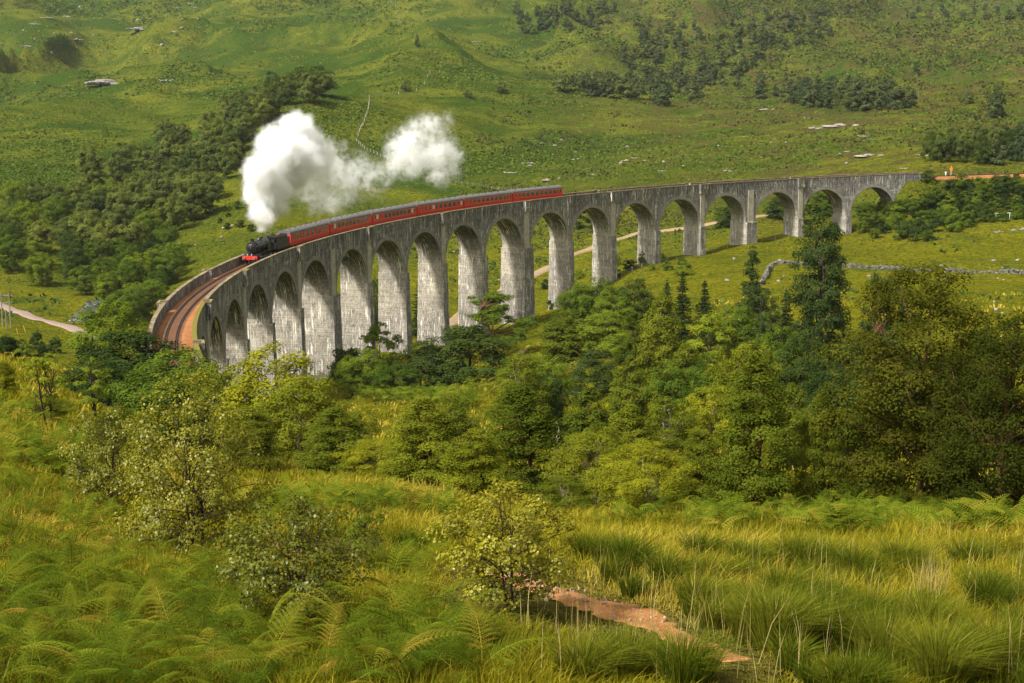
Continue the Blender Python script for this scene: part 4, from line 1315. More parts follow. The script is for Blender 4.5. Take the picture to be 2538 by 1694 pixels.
# --- the birches and dark trees along the near slope, right to left
T = [
 # kind, u, v of the top, distance, width in photo pixels, label
 ('neardark_0', 2270, 660, 58, 460, 'largest dark birch of all, towering over the bracken near the right edge'),
 ('neardark_1', 2490, 780, 52, 380, 'dark bushy birch cut off by the right edge of the photo'),
 ('neardark_0', 2400, 900, 62, 400, 'very dark birch standing between the largest birch and the right edge'),
 ('near_0', 1862, 872, 57, 330, 'slender birch with a thin bare reddish trunk rising from the bracken band'),
 ('near_1', 2030, 975, 58, 230, 'light green birch just right of the bare trunked birch'),
 ('near_2', 2140, 960, 62, 330, 'dark olive birch left of the largest dark birch'),
 ('neargold_0', 1600, 1095, 56, 250, 'yellow green birch bush left of the bare trunked birch'),
 ('neargold_1', 1480, 1060, 66, 250, 'pale yellow birch bush right of the middle birch pair'),
 ('near_2', 1730, 1060, 64, 240, 'olive birch tucked behind the left side of the bare trunked birch'),
 ('neargold_2', 1400, 1180, 60, 170, 'low pale bush beside the tall sandy path bush'),
 ('near_1', 1290, 955, 72, 360, 'broad olive birch in the middle of the near slope'),
 ('near_0', 1050, 985, 70, 330, 'dark cored birch left of the broad middle birch'),
 ('near_2', 1180, 1060, 66, 260, 'low dark birch filling the gap between the two middle birches'),
 ('neargold_0', 940, 1090, 80, 220, 'thin yellow birch at the left of the middle birch group'),
 ('near_0', 835, 1010, 82, 300, 'grey green birch right of the leaning pale stems'),
 ('gold_0', 690, 862, 105, 330, 'yellow topped birch in front of the nearest viaduct piers'),
 ('gold_1', 740, 940, 98, 260, 'birch with pale leaning stems below the nearest piers'),
 ('near_1', 620, 1010, 88, 260, 'olive birch behind the large dark bush on the left'),
 ('dark_0', 330, 832, 150, 330, 'large dark green tree in front of the near end of the track'),
 ('mid_0', 440, 862, 140, 260, 'dark green tree right beside the end of the mossy parapet'),
 ('dark_1', 235, 890, 135, 230, 'low dark tree left of the near end of the track'),
 ('mid_1', 275, 748, 185, 190, 'fresh green tree standing between the gravel road and the near parapet'),
 ('mid_2', 385, 905, 125, 260, 'mid green bushy tree in front of the dark trees by the track end'),
 ('gold_0', 550, 905, 118, 200, 'yellowish birch just right of the end of the mossy parapet'),
 ('near_0', 300, 1005, 62, 230, 'thin birch behind the left side of the large foreground bush'),
 ('neargold_1', 90, 985, 64, 190, 'pale thin bush on the grassy slope at the left edge'),
 ('near_1', 10, 895, 70, 120, 'dull green birch cut by the left edge above the tall grass'),
 # --- middle ground below the viaduct
 ('dark_0', 1165, 812, 262, 250, 'big round dark green tree below the flat topped pine'),
 ('grey_0', 1045, 848, 262, 150, 'grey green willow at the left flank of the big round dark tree'),
 ('bright_0', 945, 800, 285, 100, 'fresh green tree in front of the tall middle piers'),
 ('mid_2', 905, 868, 262, 130, 'mid green bush tree left of the grey green willow'),
 ('darkshrub_0', 862, 862, 285, 110, 'thin dark shrub against the foot of the nearest king pier'),
 ('mid_1', 980, 905, 250, 150, 'green tree at the edge of the sunny clearing'),
 ('pine_0', 1230, 728, 300, 200, 'flat topped pine with bare limbs in front of the tall piers'),
 ('olive_0', 1395, 772, 268, 190, 'broad olive birch to the right of the pine'),
 ('bright_1', 1490, 778, 262, 130, 'bright green tree right of the broad olive birch'),
 ('bright_2', 1540, 825, 250, 110, 'smaller bright green tree in front of the tall olive birch'),
 ('olive_1', 1640, 728, 232, 170, 'tall olive birch with drooping twigs in the centre of the valley wood'),
 ('olive_2', 1570, 770, 238, 130, 'slimmer olive birch leaning on the tall drooping birch'),
 ('spruce_0', 1690, 668, 268, 90, 'dark spruce left of the narrow spire tree'),
 ('spruce_1', 1745, 690, 262, 84, 'dark spruce with its tip closest to the narrow spire tree'),
 ('spruce_2', 1652, 690, 285, 80, 'dark spruce farthest left in the row of spruces'),
 ('dark_2', 1575, 690, 305, 110, 'dark bushy tree left of the row of spruces'),
 ('mid_0', 1475, 690, 322, 130, 'dark green scrub tree below the right hand piers'),
 ('mid_1', 1520, 735, 300, 120, 'leafy green tree in front of the scrub below the right hand piers'),
 ('mid_2', 1430, 705, 330, 100, 'small green tree closest to the foot of the pier'),
 ('bright_0', 1762, 778, 226, 110, 'lone yellow green tree glowing among the dark spruces'),
 ('spire_0', 1862, 612, 262, 84, 'narrow grey green spire tree left of the tallest poplar'),
 ('grey_1', 1885, 712, 258, 110, 'grey green bush at the foot of the narrow spire tree'),
 ('mid_0', 1822, 752, 232, 120, 'deep green tree just right of the lone yellow green tree'),
 ('bluespruce_0', 1902, 775, 222, 52, 'small blue green spruce below the narrow spire tree'),
 ('spruce_1', 1945, 712, 240, 92, 'dark conical spruce at the left foot of the tallest poplar'),
 ('poplar_0', 2028, 520, 228, 140, 'tallest tree in the valley, a dark poplar crossing the viaduct'),
 ('pine_1', 2180, 690, 150, 150, 'dark pine with upturned boughs left of the largest birch'),
 ('dark_1', 2080, 862, 168, 190, 'round dark tree below the tallest poplar'),
 ('dark_2', 1985, 832, 180, 150, 'layered dark tree in front of the poplar trunk'),
 ('mid_1', 1925, 812, 188, 140, 'green tree with rounded layers left of the poplar foot'),
 ('dark_0', 2170, 800, 165, 180, 'very dark tree in the hollow behind the largest birch'),
 ('dark_1', 2290, 880, 140, 240, 'dark tree mass hidden behind the largest birch'),
 ('gold_1', 1845, 850, 130, 180, 'yellow tinged birch whose top rises behind the bare trunked birch'),
 ('olive_0', 1560, 880, 165, 160, 'olive tree in the centre of the wood above the pale snag'),
 ('mid_2', 1660, 900, 158, 140, 'green tree beside the pale dead snag'),
 ('gold_2', 1660, 985, 112, 170, 'golden green birch below the pale dead snag'),
 ('gold_0', 1760, 960, 118, 170, 'golden green birch left of the bare trunked birch top'),
 ('olive_1', 1460, 960, 125, 200, 'olive birch in the wood just right of the dark clearing edge'),
 ('olive_2', 1560, 1000, 108, 190, 'loose olive birch over the pale bushes'),
 ('gold_1', 1290, 880, 160, 150, 'yellowish windblown birch above the broad middle birch'),
 ('mid_0', 1360, 880, 190, 140, 'leafy green tree between clearing and valley wood'),
 ('dark_2', 1360, 930, 165, 120, 'dark green tree at the right end of the clearing'),
 ('grey_0', 1475, 868, 215, 140, 'grey green willow below the bright green tree'),
 ('mid_1', 1290, 880, 228, 120, 'green bush tree right of the big round dark tree'),
 ('olive_0', 1130, 975, 118, 180, 'olive birch rising behind the two middle birches'),
 ('olive_2', 1700, 850, 205, 150, 'olive green birch below the lone yellow green tree'),
 ('gold_2', 900, 1010, 120, 130, 'sparse golden birch by the sunny clearing'),
 ('mid_2', 1760, 880, 178, 140, 'deep green tree in the heart of the valley wood'),
 ('olive_1', 1960, 950, 110, 200, 'olive birch behind the light green birch'),
 ('dark_0', 2060, 950, 120, 220, 'dark tree behind the light green birch'),
 ('spruce_2', 1040, 690, 362, 70, 'dark spruce seen between two tall piers'),
 ('dark_1', 930, 690, 352, 60, 'dark tree seen through the arch beside the king pier'),
 ('dark_2', 880, 720, 350, 60, 'dark tree behind the piers below the locomotive tender'),
]
for kind, u, vt, d, wpx, lab in T:
    tree(kind, u, vt, d, wpx, lab)

# --- bushes and saplings close to the camera
tree('bigbush_0', 485, 930, 28.5, 455, 'large dark leaved birch bush on the left of the foreground', cat='bush')
tree('bush_1', 730, 1235, 20.5, 400, 'glossy leaved birch bush among bracken left of centre', cat='bush')
tree('bush_2', 1275, 1195, 20.5, 390, 'birch bush standing alone beside the sandy path', cat='bush')
tree('bush_1', 285, 1010, 33, 260, 'smaller birch bush on the left shoulder of the large foreground bush', cat='bush')
tree('sapling_1', 905, 1225, 26, 100, 'small birch shoot behind the glossy leaved bush', cat='young tree')
tree('sapling_0', 122, 862, 60, 105, 'thin upright young tree on the grassy slope at far left', cat='young tree')
tree('sapling_1', 240, 880, 80, 90, 'slim young tree behind the thin upright one', cat='young tree')

def in_poly(x, y, poly):
    c = np.zeros(np.shape(x), bool)
    P = np.asarray(poly, float)
    for (x0, y0), (x1, y1) in zip(P, np.roll(P, -1, 0)):
        c ^= ((y0 > y) != (y1 > y)) & (x < (x1 - x0) * (y - y0) / (y1 - y0 + 1e-9) + x0)
    return c

def scatter_px(poly, n, mind, g):
    P = np.asarray(poly, float)
    lo, hi = P.min(0), P.max(0)
    out = []
    for _ in range(n * 60):
        q = g.uniform(lo, hi)
        if in_poly(q[0], q[1], poly) and all((q[0] - a) ** 2 + ((q[1] - b) * 1.6) ** 2 > mind ** 2 for a, b in out):
            out.append(q)
            if len(out) >= n: break
    return out

def grove(poly, n, mind, kinds, hr, wr, label, group, dmin, seed, cat='tree'):
    g = np.random.default_rng(seed)
    k = 0
    for u, v in scatter_px(poly, n, mind, g):
        p = hit(u, v, dmin)
        if p is None: continue
        h = g.uniform(*hr)
        stand(kinds[g.integers(len(kinds))], p, h, h * g.uniform(*wr), label, cat, group)
        k += 1
    return k

W3 = ['wood_0', 'wood_1', 'wood_2', 'wood_3']
# left wood, from its tip below the big oak down to the road and the near end of the viaduct
grove([(560, 275), (700, 235), (830, 240), (720, 268), (660, 320), (570, 330)], 15, 36, W3, (9, 13), (0.85, 1.05), 'grey green tree in the narrow upper tip of the wood below the big oak', 'trees in the upper tip of the left wood', 330, 1)
grove([(395, 345), (560, 320), (620, 330), (590, 400), (560, 460), (400, 420)], 14, 44, W3, (10, 14), (0.85, 1.05), 'dark rounded tree in the wood beside the grassy ridge left of the steam', 'trees in the wood beside the ridge', 330, 2)
grove([(195, 420), (330, 390), (400, 400), (545, 450), (530, 520), (440, 590), (200, 520)], 21, 46, W3, (9.5, 13), (0.85, 1.05), 'rounded olive grey tree in the broad middle of the left wood', 'trees in the middle of the left wood', 330, 3)
grove([(0, 500), (200, 500), (380, 590), (360, 640), (200, 640), (0, 640)], 21, 50, W3 + ['mid_0'], (9, 13), (0.85, 1.05), 'dark tree in the left wood at the left edge of the photo', 'trees in the wood at the left edge', 320, 4)
grove([(0, 640), (330, 640), (440, 620), (470, 680), (330, 745), (230, 760), (60, 700), (0, 700)], 18, 52, ['mid_0', 'mid_1', 'mid_2', 'dark_1'], (8, 11), (0.9, 1.15), 'leafy green tree at the foot of the left wood above the gravel road', 'trees along the river below the left wood', 300, 5)
grove([(300, 770), (440, 690), (470, 700), (380, 770), (300, 830)], 6, 44, ['mid_0', 'mid_1', 'dark_1'], (6, 9), (0.9, 1.2), 'green tree close outside the curved far parapet', 'trees outside the curved parapet', 260, 6)
tree('dark_2', 772, 163, 760, 135, 'big dark oak with a rounded crown at the top of the left wood')
tree('dark_0', 690, 195, 745, 70, 'small dark tree hugging the left side of the big oak')
# far right hillside
FK = ['far_0', 'far_1', 'far_2', 'farpine_0']
grove([(1270, 30), (1560, 20), (1480, 90), (1290, 85)], 30, 18, FK, (8, 13), (0.6, 0.9), 'small dark tree high on the misty far slope above the viaduct middle', 'trees high on the far slope', 900, 11)
grove([(1520, 110), (1700, 60), (1700, 110), (1640, 150), (1560, 180), (1530, 150)], 14, 22, FK, (8, 14), (0.6, 0.9), 'dark tree in the slanting row of trees on the far slope', 'slanting row of trees on the far slope', 900, 12)
grove([(1380, 215), (1600, 190), (1840, 180), (1850, 215), (1640, 258), (1390, 232)], 64, 14, FK, (7, 12), (0.6, 0.95), 'grey green tree in the long thicket on the brow of the rocky hill', 'thicket on the brow of the hill', 800, 13)
grove([(1870, 215), (2120, 225), (2260, 260), (2240, 285), (2050, 275), (1880, 245)], 42, 18, FK, (8, 12), (0.6, 0.95), 'tree in the right hand thicket behind the rocky hill', 'right thicket behind the rocky hill', 780, 14)
grove([(1800, 60), (2040, 30), (2060, 90), (1960, 130), (1860, 120)], 30, 20, FK, (7, 12), (0.6, 0.9), 'scattered dark tree high on the far right slope', 'scattered trees high on the far right slope', 900, 15)
grove([(1560, 60), (1900, 90), (1880, 170), (1600, 180)], 26, 30, FK, (7, 11), (0.6, 0.95), 'dark tree scattered between the slanting row and the long thicket', 'trees between the row and the thicket', 850, 18)
grove([(2250, 30), (2538, 20), (2538, 50), (2260, 55)], 14, 26, FK, (6, 10), (0.7, 1.0), 'dim tree along the top right of the far hill', 'trees along the top right of the far hill', 900, 16)
grove([(2300, 400), (2420, 370), (2538, 350), (2538, 410), (2420, 412)], 20, 28, ['wood_0', 'wood_1', 'dark_0', 'far_0'], (7, 10), (0.6, 0.9), 'dark tree in the copse beside the orange signal', 'copse beside the signal', 470, 17)
for u, vb, w, h, lab in ((1035, 118, 5, 9, 'lone dark spruce like tree on the far green slope above the steam'), (1245, 232, 7, 6, 'small dark tree pair on the brow above the middle coaches'), (1330, 148, 4, 4, 'tiny lone tree in the pale upper glen'),
                         (1002, 228, 4, 4, 'small dark bush by the far fence posts'), (1015, 226, 3, 3, 'tiny bush right beside the far fence bush'), (1160, 242, 4, 3.4, 'small round bush on the brow left of the tree pair'),
                         (2468, 292, 8, 13, 'lone upright tree on the far right above the copse'), (2400, 258, 5, 7, 'small tree left of the lone upright tree'), (2270, 186, 5, 8, 'single dark tree on the open right slope'),
                         (1640, 262, 10, 12, 'light barked tree standing out at the lower edge of the thicket'), (1840, 180, 8, 14, 'tall dark tree rising above the thicket')):
    p = hit(u, vb, 600)
    if p is not None: stand(FK[int(u) % 4], p, h, w, lab, 'tree')
# scrub behind and beyond the right end of the viaduct
for poly, n, mind, kinds, hr, lab, grp, dm, sd in (
    ([(2330, 470), (2538, 450), (2538, 540), (2400, 560), (2330, 540), (2300, 450)], 44, 24, ['shrub_0', 'shrub_1', 'darkshrub_0', 'dark_0'], (2.0, 4.2), 'leafy shrub on the bank below the right end of the railway', 'shrubs on the bank below the railway', 380, 21),
    ([(2130, 540), (2330, 500), (2400, 560), (2300, 600), (2130, 590)], 30, 26, ['shrub_0', 'shrub_1', 'darkshrub_0', 'mid_0'], (2.5, 5), 'scrubby tree around the foot of the last arches', 'scrub round the last arches', 380, 22),
    ([(1780, 545), (1830, 540), (1840, 575), (1790, 575)], 4, 26, ['mid_1', 'darkshrub_1'], (3.5, 6), 'dark bush seen through the arch right of the middle', 'bushes behind the right arches', 455, 23),
    ([(1920, 520), (2060, 500), (2080, 540), (1930, 560)], 10, 26, ['mid_1', 'dark_1'], (4, 7), 'dark green tree behind the last arches', 'trees behind the last arches', 475, 24),
    ([(1420, 520), (1470, 525), (1470, 580), (1420, 580)], 5, 22, ['darkshrub_0', 'darkshrub_1'], (2, 3), 'low dark bush in the field behind the tall arches', 'bushes behind the tall arches', 430, 25),
    ([(560, 520), (640, 500), (640, 575), (540, 570)], 8, 30, ['darkshrub_0', 'darkshrub_1'], (1.5, 2.8), 'dark bush on the grassy bank behind the locomotive', 'bushes behind the locomotive', 330, 26),
    ([(1350, 700), (1440, 690), (1440, 760), (1340, 770)], 8, 30, ['shrub_0', 'darkshrub_1'], (1.5, 3), 'low bush at the foot of the middle pier', 'bushes at the foot of the middle pier', 240, 27),
    ([(0, 850), (180, 850), (180, 880), (0, 890)], 9, 36, ['shrub_0', 'darkshrub_0'], (1.5, 3), 'dark shrub in the rough grass below the gravel road', 'shrubs below the gravel road', 150, 28),
    ([(1480, 640), (1700, 640), (1700, 690), (1480, 690)], 12, 34, ['shrub_0', 'shrub_1', 'darkshrub_1'], (1.5, 3.4), 'leafy shrub on the meadow edge under the right hand piers', 'shrubs under the right hand piers', 260, 29)):
    grove(poly, n, mind, kinds, hr, (1.0, 1.5), lab, grp, dm, sd, 'shrub')
# ------------------------------------------------------------------ foreground path, grass and bracken
def draped(name, pts, widths, mat, lift=0.04, n=80, m=9, rag=0.25, seed=0, kind='structure', label=None, crown=0.0):
    g = np.random.default_rng(seed)
    P = curve_pts([(p[0], p[1], w) for p, w in zip(pts, widths)], n)
    T = np.gradient(P[:, :2], axis=0); T /= np.linalg.norm(T, axis=1, keepdims=True) + 1e-9
    Nn = np.stack([-T[:, 1], T[:, 0]], 1)
    s = np.linspace(-1, 1, m)
    k = np.arange(n)
    rg = 1 + rag * vnoise(k[:, None] * 0.35 + np.where(s > 0, 40.0, 0.0)[None], np.zeros((n, m)) + seed, 77)
    off = s[None] * P[:, 2:3] / 2 * rg
    X = P[:, 0:1] + Nn[:, 0:1] * off; Y = P[:, 1:2] + Nn[:, 1:2] * off
    Z = ground(X, Y) + lift * (1 - np.abs(s[None]) ** 4) - 1.5 * lift * (np.abs(s[None]) >= 1) - 2.5 * lift * ((k == 0) | (k == n - 1))[:, None] + crown * (1 - s[None] ** 2)
    i, j = np.meshgrid(np.arange(n - 1), np.arange(m - 1), indexing='ij')
    F = np.stack([i * m + j, (i + 1) * m + j, (i + 1) * m + j + 1, i * m + j + 1], -1).reshape(-1, 4)[:, ::-1]
    V = np.stack([X.ravel(), Y.ravel(), Z.ravel()], 1)
    nz = np.cross(V[F[0, 1]] - V[F[0, 0]], V[F[0, 2]] - V[F[0, 0]])[2]
    o = mk(name, V, F if nz > 0 else F[:, ::-1], mat, smooth=True)
    tag(o, label, kind=kind)
    return o, P

def soil_mat(name, a, b, c):
    t = NT(name)
    pos = t.n('NewGeometry').outputs['Position']
    n1 = t.noise(pos, 1.8, 5, 0.65); n2 = t.noise(pos, 22, 4, 0.7)
    col = t.mixc(t.mapr(n1, 0.35, 0.65), a, b)
    col = t.mixc(t.mapr(n2, 0.5, 0.7, 0, 0.7), col, c)
    return t.done(t.principled(col, 0.95, 0.1, t.bump(t.math('ADD', n1, t.math('MULTIPLY', n2, 0.4)), 0.06, 0.9)))
M_SAND = soil_mat('sandy_soil', (0.24, 0.095, 0.03), (0.38, 0.175, 0.062), (0.50, 0.30, 0.14))
PATH_PX = [(1215, 1412, 0.35), (1320, 1450, 0.7), (1420, 1486, 0.6), (1500, 1505, 0.95), (1580, 1530, 0.8), (1650, 1565, 0.5), (1740, 1602, 0.45), (1830, 1640, 0.45)]
path_pts = [hit(u, v, 9) for u, v, w in PATH_PX]
path_o, PATHC = draped('sandy_path', path_pts, [w for _, _, w in PATH_PX], M_SAND, 0.028, 160, 13, 0.32, 5, label='bare sandy footpath winding through the tall grass')

def near_path(x, y):
    # the far bend is bare; beyond it the grass has nearly closed over the path again
    return np.minimum(seg_dist(x, y, [tuple(p[:2]) for p in PATHC[:100:4]]), seg_dist(x, y, [tuple(p[:2]) for p in PATHC[96::4]]) + 0.10)

def grass_mat(name, a, b, c, trans=0.35):
    t = NT(name)
    var = t.n('Attribute', attribute_name='var').outputs['Fac']
    col = t.ramp(var, [(0.0, a), (0.55, b), (1.0, c)])
    d = t.n('BsdfDiffuse', {'Color': col}).outputs[0]
    tr = t.n('BsdfTranslucent', {'Color': t.mixc(1.0, col, (1.15, 1.15, 0.6), 'MULTIPLY')}).outputs[0]
    return t.done(t.n('MixShader', {0: trans, 1: d, 2: tr}).outputs[0])
M_GRASS = grass_mat('tall_grass', (0.070, 0.084, 0.006), (0.255, 0.225, 0.013), (0.52, 0.39, 0.07))
M_RUSH = grass_mat('rush_tussocks', (0.050, 0.078, 0.006), (0.150, 0.162, 0.013), (0.33, 0.28, 0.045))
M_STRAW = grass_mat('straw_stalks', (0.30, 0.22, 0.06), (0.42, 0.33, 0.12), (0.55, 0.45, 0.2))

def blades(X, Y, H, Wd, lean, g, var, curl=0.6):
    """bent grass blades: five points each (one quad and one tip)"""
    n = len(X)
    Z = ground(X, Y) - 0.04
    a = g.uniform(0, 6.283, n)
    side = np.stack([np.cos(a), np.sin(a), np.zeros(n)], 1)
    up = np.array([0, 0, 1.0])
    base = np.stack([X, Y, Z], 1)
    L3 = np.concatenate([lean, np.zeros((n, 1))], 1)
    midp = base + up * (H * 0.58)[:, None] + L3 * (H * 0.28)[:, None]
    tip = base + up * (H * (1 - 0.28 * curl * np.linalg.norm(lean, axis=1)))[:, None] + L3 * (H * (0.55 + curl * 0.35))[:, None]
    w = Wd[:, None]
    V = np.stack([base - side * w * 0.5, base + side * w * 0.5, midp + side * w * 0.42, midp - side * w * 0.42, tip], 1).reshape(-1, 3)
    i = np.arange(n) * 5
    Q = np.stack([i, i + 1, i + 2, i + 3], 1); Tt = np.stack([i + 3, i + 2, i + 4], 1)
    return V, [Q, Tt], np.concatenate([var, var])

def grass_field(name, mat, n_tuft, per, rlo, rhi, hr, seed, wbase, label, power=1.0, spread=0.13, thmax=0.52, mask=None, wind=0.25):
    g = np.random.default_rng(seed)
    th = g.uniform(-thmax, thmax, n_tuft)
    rho = np.exp(g.uniform(0, 1, n_tuft) ** power * (math.log(rhi) - math.log(rlo)) + math.log(rlo))
    tx, ty = rho * np.sin(th), rho * np.cos(th)
    patch = vnoise(tx / 1.9, ty / 1.9, 21) * 0.5 + vnoise(tx / 5.5, ty / 5.5, 22) * 0.5
    rr_ = 1 + 1.1 / rho
    np_ = np.minimum(near_path(tx, ty), np.minimum(near_path(tx * rr_, ty * rr_), near_path(tx * (1 + 0.5 / rho), ty * (1 + 0.5 / rho))))
    keep = near_path(tx, ty) > 0.36 + 0.2 * vnoise(tx * 4, ty * 4, 61)
    if mask is not None: keep &= mask(tx, ty)
    tx, ty, rho, patch, np_ = tx[keep], ty[keep], rho[keep], patch[keep], np_[keep]
    m = len(tx)
    k = np.repeat(np.arange(m), per)
    n = len(k)
    grow = np.maximum(1.0, rho[k] / 22.0)
    off = g.normal(size=(n, 2)) * (spread * grow ** 0.6)[:, None]
    th_h = g.uniform(*hr, m) * (1 + 0.35 * patch) * np.clip((np_ - 0.3) / 1.7, 0.17, 1)
    fern = in_poly(*to_px(np.stack([tx, ty, ground(tx, ty)], 1)).T, FERN_POLY)
    th_h = np.where(fern, th_h * 0.6, th_h)
    H = th_h[k] * g.uniform(0.6, 1.15, n)
    ld = g.normal(size=(m, 2)) * 0.35
    lean = off / (spread * grow ** 0.6)[:, None] * 0.28 + ld[k] + g.normal(size=(n, 2)) * 0.18 + np.array([wind, -0.05])
    var = np.clip(0.46 + 0.5 * patch[k] + g.normal(size=n) * 0.16, 0, 1)
    V, F, vv = blades(tx[k] + off[:, 0], ty[k] + off[:, 1], H, wbase * grow * g.uniform(0.7, 1.4, n), lean, g, var)
    o = mk(name, V, F, mat, var=vv)
    return tag(o, label, kind='stuff')

def lush(x, y):
    return vnoise(x / 3.1, y / 3.1, 31) > -0.55
FERN_POLY = [(-60, 1120), (120, 1130), (260, 1250), (330, 1420), (560, 1440), (640, 1600), (700, 1800), (-200, 1800)]
grass_field('tall_grass', M_GRASS, 21000, 14, 11.5, 34, (0.26, 0.52), 41, 0.0105, 'tall yellow green grass covering the near slope', 1.0, mask=lush)
grass_field('slope_grass', M_GRASS, 13500, 11, 33, 92, (0.35, 0.6), 42, 0.011, 'yellow green grass on the slope below the bushes', 1.0)
grass_field('valley_grass', M_GRASS, 12500, 6, 90, 330, (0.4, 0.75), 43, 0.020, 'rough meadow grass in the valley', 0.9)

# rush tussocks: rounded fountains of long blades
def tussocks():
    g = np.random.default_rng(51)
    spots = [(1930, 1590, 0.62), (2050, 1600, 0.6), (1860, 1570, 0.5), (2190, 1640, 0.55), (1990, 1500, 0.42), (1650, 1430, 0.45), (1560, 1400, 0.5), (1500, 1380, 0.45), (2300, 1560, 0.5), (2450, 1500, 0.5),
             (2120, 1420, 0.5), (2230, 1400, 0.5), (2400, 1400, 0.5), (1860, 1400, 0.45), (1760, 1430, 0.4), (2330, 1680, 0.6), (2480, 1640, 0.55), (1700, 1680, 0.5), (1450, 1680, 0.5), (1180, 1590, 0.4), (960, 1420, 0.5), (1010, 1360, 0.45), (1100, 1330, 0.4), (2150, 1540, 0.45), (1760, 1530, 0.38)]
    for _ in range(70):
        spots.append((g.uniform(1350, 2600), g.uniform(1365, 1720), g.uniform(0.25, 0.5)))
    X, Y, H, Wd, Ln, va = [], [], [], [], [], []
    for u, v, r in spots:
        if (1330 < u < 1720 and 1470 < v < 1650) or (1600 < u < 2000 and abs(v - 25 - 1560 - (u - 1650) * 0.44) < 42): continue
        p = hit(u, v + 25, 9)
        if p is None or min(near_path(p[0:1], p[1:2])[0], near_path(p[0:1] * (1 + 0.8 / p[1]), p[1:2] + 0.8)[0]) < 0.55: continue
        n = int(620 * (r / 0.5) ** 1.3)
        a = g.uniform(0, 6.283, n); q = np.sqrt(g.uniform(0, 1, n))
        d = np.stack([np.cos(a), np.sin(a)], 1)
        X.append(p[0] + d[:, 0] * q * r * 0.38); Y.append(p[1] + d[:, 1] * q * r * 0.38)
        H.append(r * g.uniform(1.1, 1.7, n)); Wd.append(np.full(n, 0.0105 * max(1, p[1] / 24)) * g.uniform(0.7, 1.3, n))
        Ln.append(d * q[:, None] * 0.95 + np.array([0.22, 0]) + g.normal(size=(n, 2)) * 0.15)
        va.append(np.clip(g.uniform(0.05, 0.5) + g.normal(size=n) * 0.17, 0, 1))
    V, F, vv = blades(*map(np.concatenate, (X, Y, H, Wd, Ln)), g, np.concatenate(va), 0.9)
    tag(mk('rush_tussocks', V, F, M_RUSH, var=vv), 'rounded tussocks of long green rushes in the grass', kind='stuff')
    # dry flowering stalks
    n = 520
    U = np.concatenate([g.normal(2305, 22, 70), g.uniform(1250, 2560, n - 70)]); Vp = np.concatenate([g.normal(1500, 12, 70), g.uniform(1370, 1720, n - 70)])
    P = [hit(a, b, 9) for a, b in zip(U, Vp)]
    P = np.array([p for p in P if p is not None])
    n = len(P)
    V, F, vv = blades(P[:, 0], P[:, 1], g.uniform(0.55, 1.0, n), np.full(n, 0.008) * np.maximum(1, P[:, 1] / 24), g.normal(size=(n, 2)) * 0.16 + np.array([0.08, 0]), g, g.uniform(0, 1, n), 0.3)
    tag(mk('straw_stalks', V, F, M_STRAW, var=vv), 'thin straw coloured stalks standing above the grass', kind='stuff')
tussocks()

# bracken fronds
M_FERN = grass_mat('bracken', (0.050, 0.088, 0.007), (0.172, 0.205, 0.015), (0.30, 0.20, 0.03), 0.4)
def frond(detail):
    """one frond along +x, length 1, blade facing up; returns vertices and quads"""
    V, F = [], []
    npair = 15 if detail else 11
    def z(x): return 0.62 * x - 0.62 * x ** 2.1
    def quad(a, b, c, d):
        i = len(V); V.extend([a, b, c, d]); F.append([i, i + 1, i + 2, i + 3])
    for k in range(8):                                   # stalk
        x0, x1 = k / 8 - 0.35, (k + 1) / 8 - 0.35
        zz = lambda x: z(x) if x > 0 else x * 1.35
        w = 0.007
        quad((x0, -w, zz(x0)), (x1, -w, zz(x1)), (x1, w, zz(x1)), (x0, w, zz(x0)))
    for k in range(npair):
        t = (k + 0.3) / npair
        x = t
        Lp = 0.36 * (1 - t) ** 0.8 * min(1, 0.55 + t * 3.2) + 0.012
        for sg in (1, -1):
            ang = math.radians(64 - 18 * t)
            dx, dy = math.cos(ang), sg * math.sin(ang)
            px, py = -dy, dx
            nm = 9 if detail else 1
            if not detail:
                w = 0.030 * (1 - t) + 0.012
                m_ = 0.45
                quad((x, 0, z(x)), (x + dx * Lp * m_ + px * w, dy * Lp * m_ + py * w, z(x) - 0.02), (x + dx * Lp, dy * Lp, z(x) - 0.09 * Lp - 0.02), (x + dx * Lp * m_ - px * w, dy * Lp * m_ - py * w, z(x) - 0.02))
                continue
            for q in range(nm):
                s = (q + 0.5) / nm
                cx, cy = x + dx * Lp * s, dy * Lp * s
                cz = z(x) + 0.03 * math.sin(s * 3) - 0.16 * Lp * s * s
                l = 0.034 * (1 - s * 0.8) * (0.45 + 0.65 * (1 - t))
                hw = Lp / nm * 0.42
                for s2 in (1, -1):
                    ex, ey = cx + px * s2 * l + dx * l * 0.5, cy + py * s2 * l + dy * l * 0.5
                    quad((cx - dx * hw, cy - dy * hw, cz), (0.5 * (cx + ex) + dx * hw, 0.5 * (cy + ey) + dy * hw, cz + 0.004), (ex, ey, cz - 0.008), (0.5 * (cx + ex) - dx * hw * 0.8, 0.5 * (cy + ey) - dy * hw * 0.8, cz + 0.004))
    return np.array(V), np.array(F)

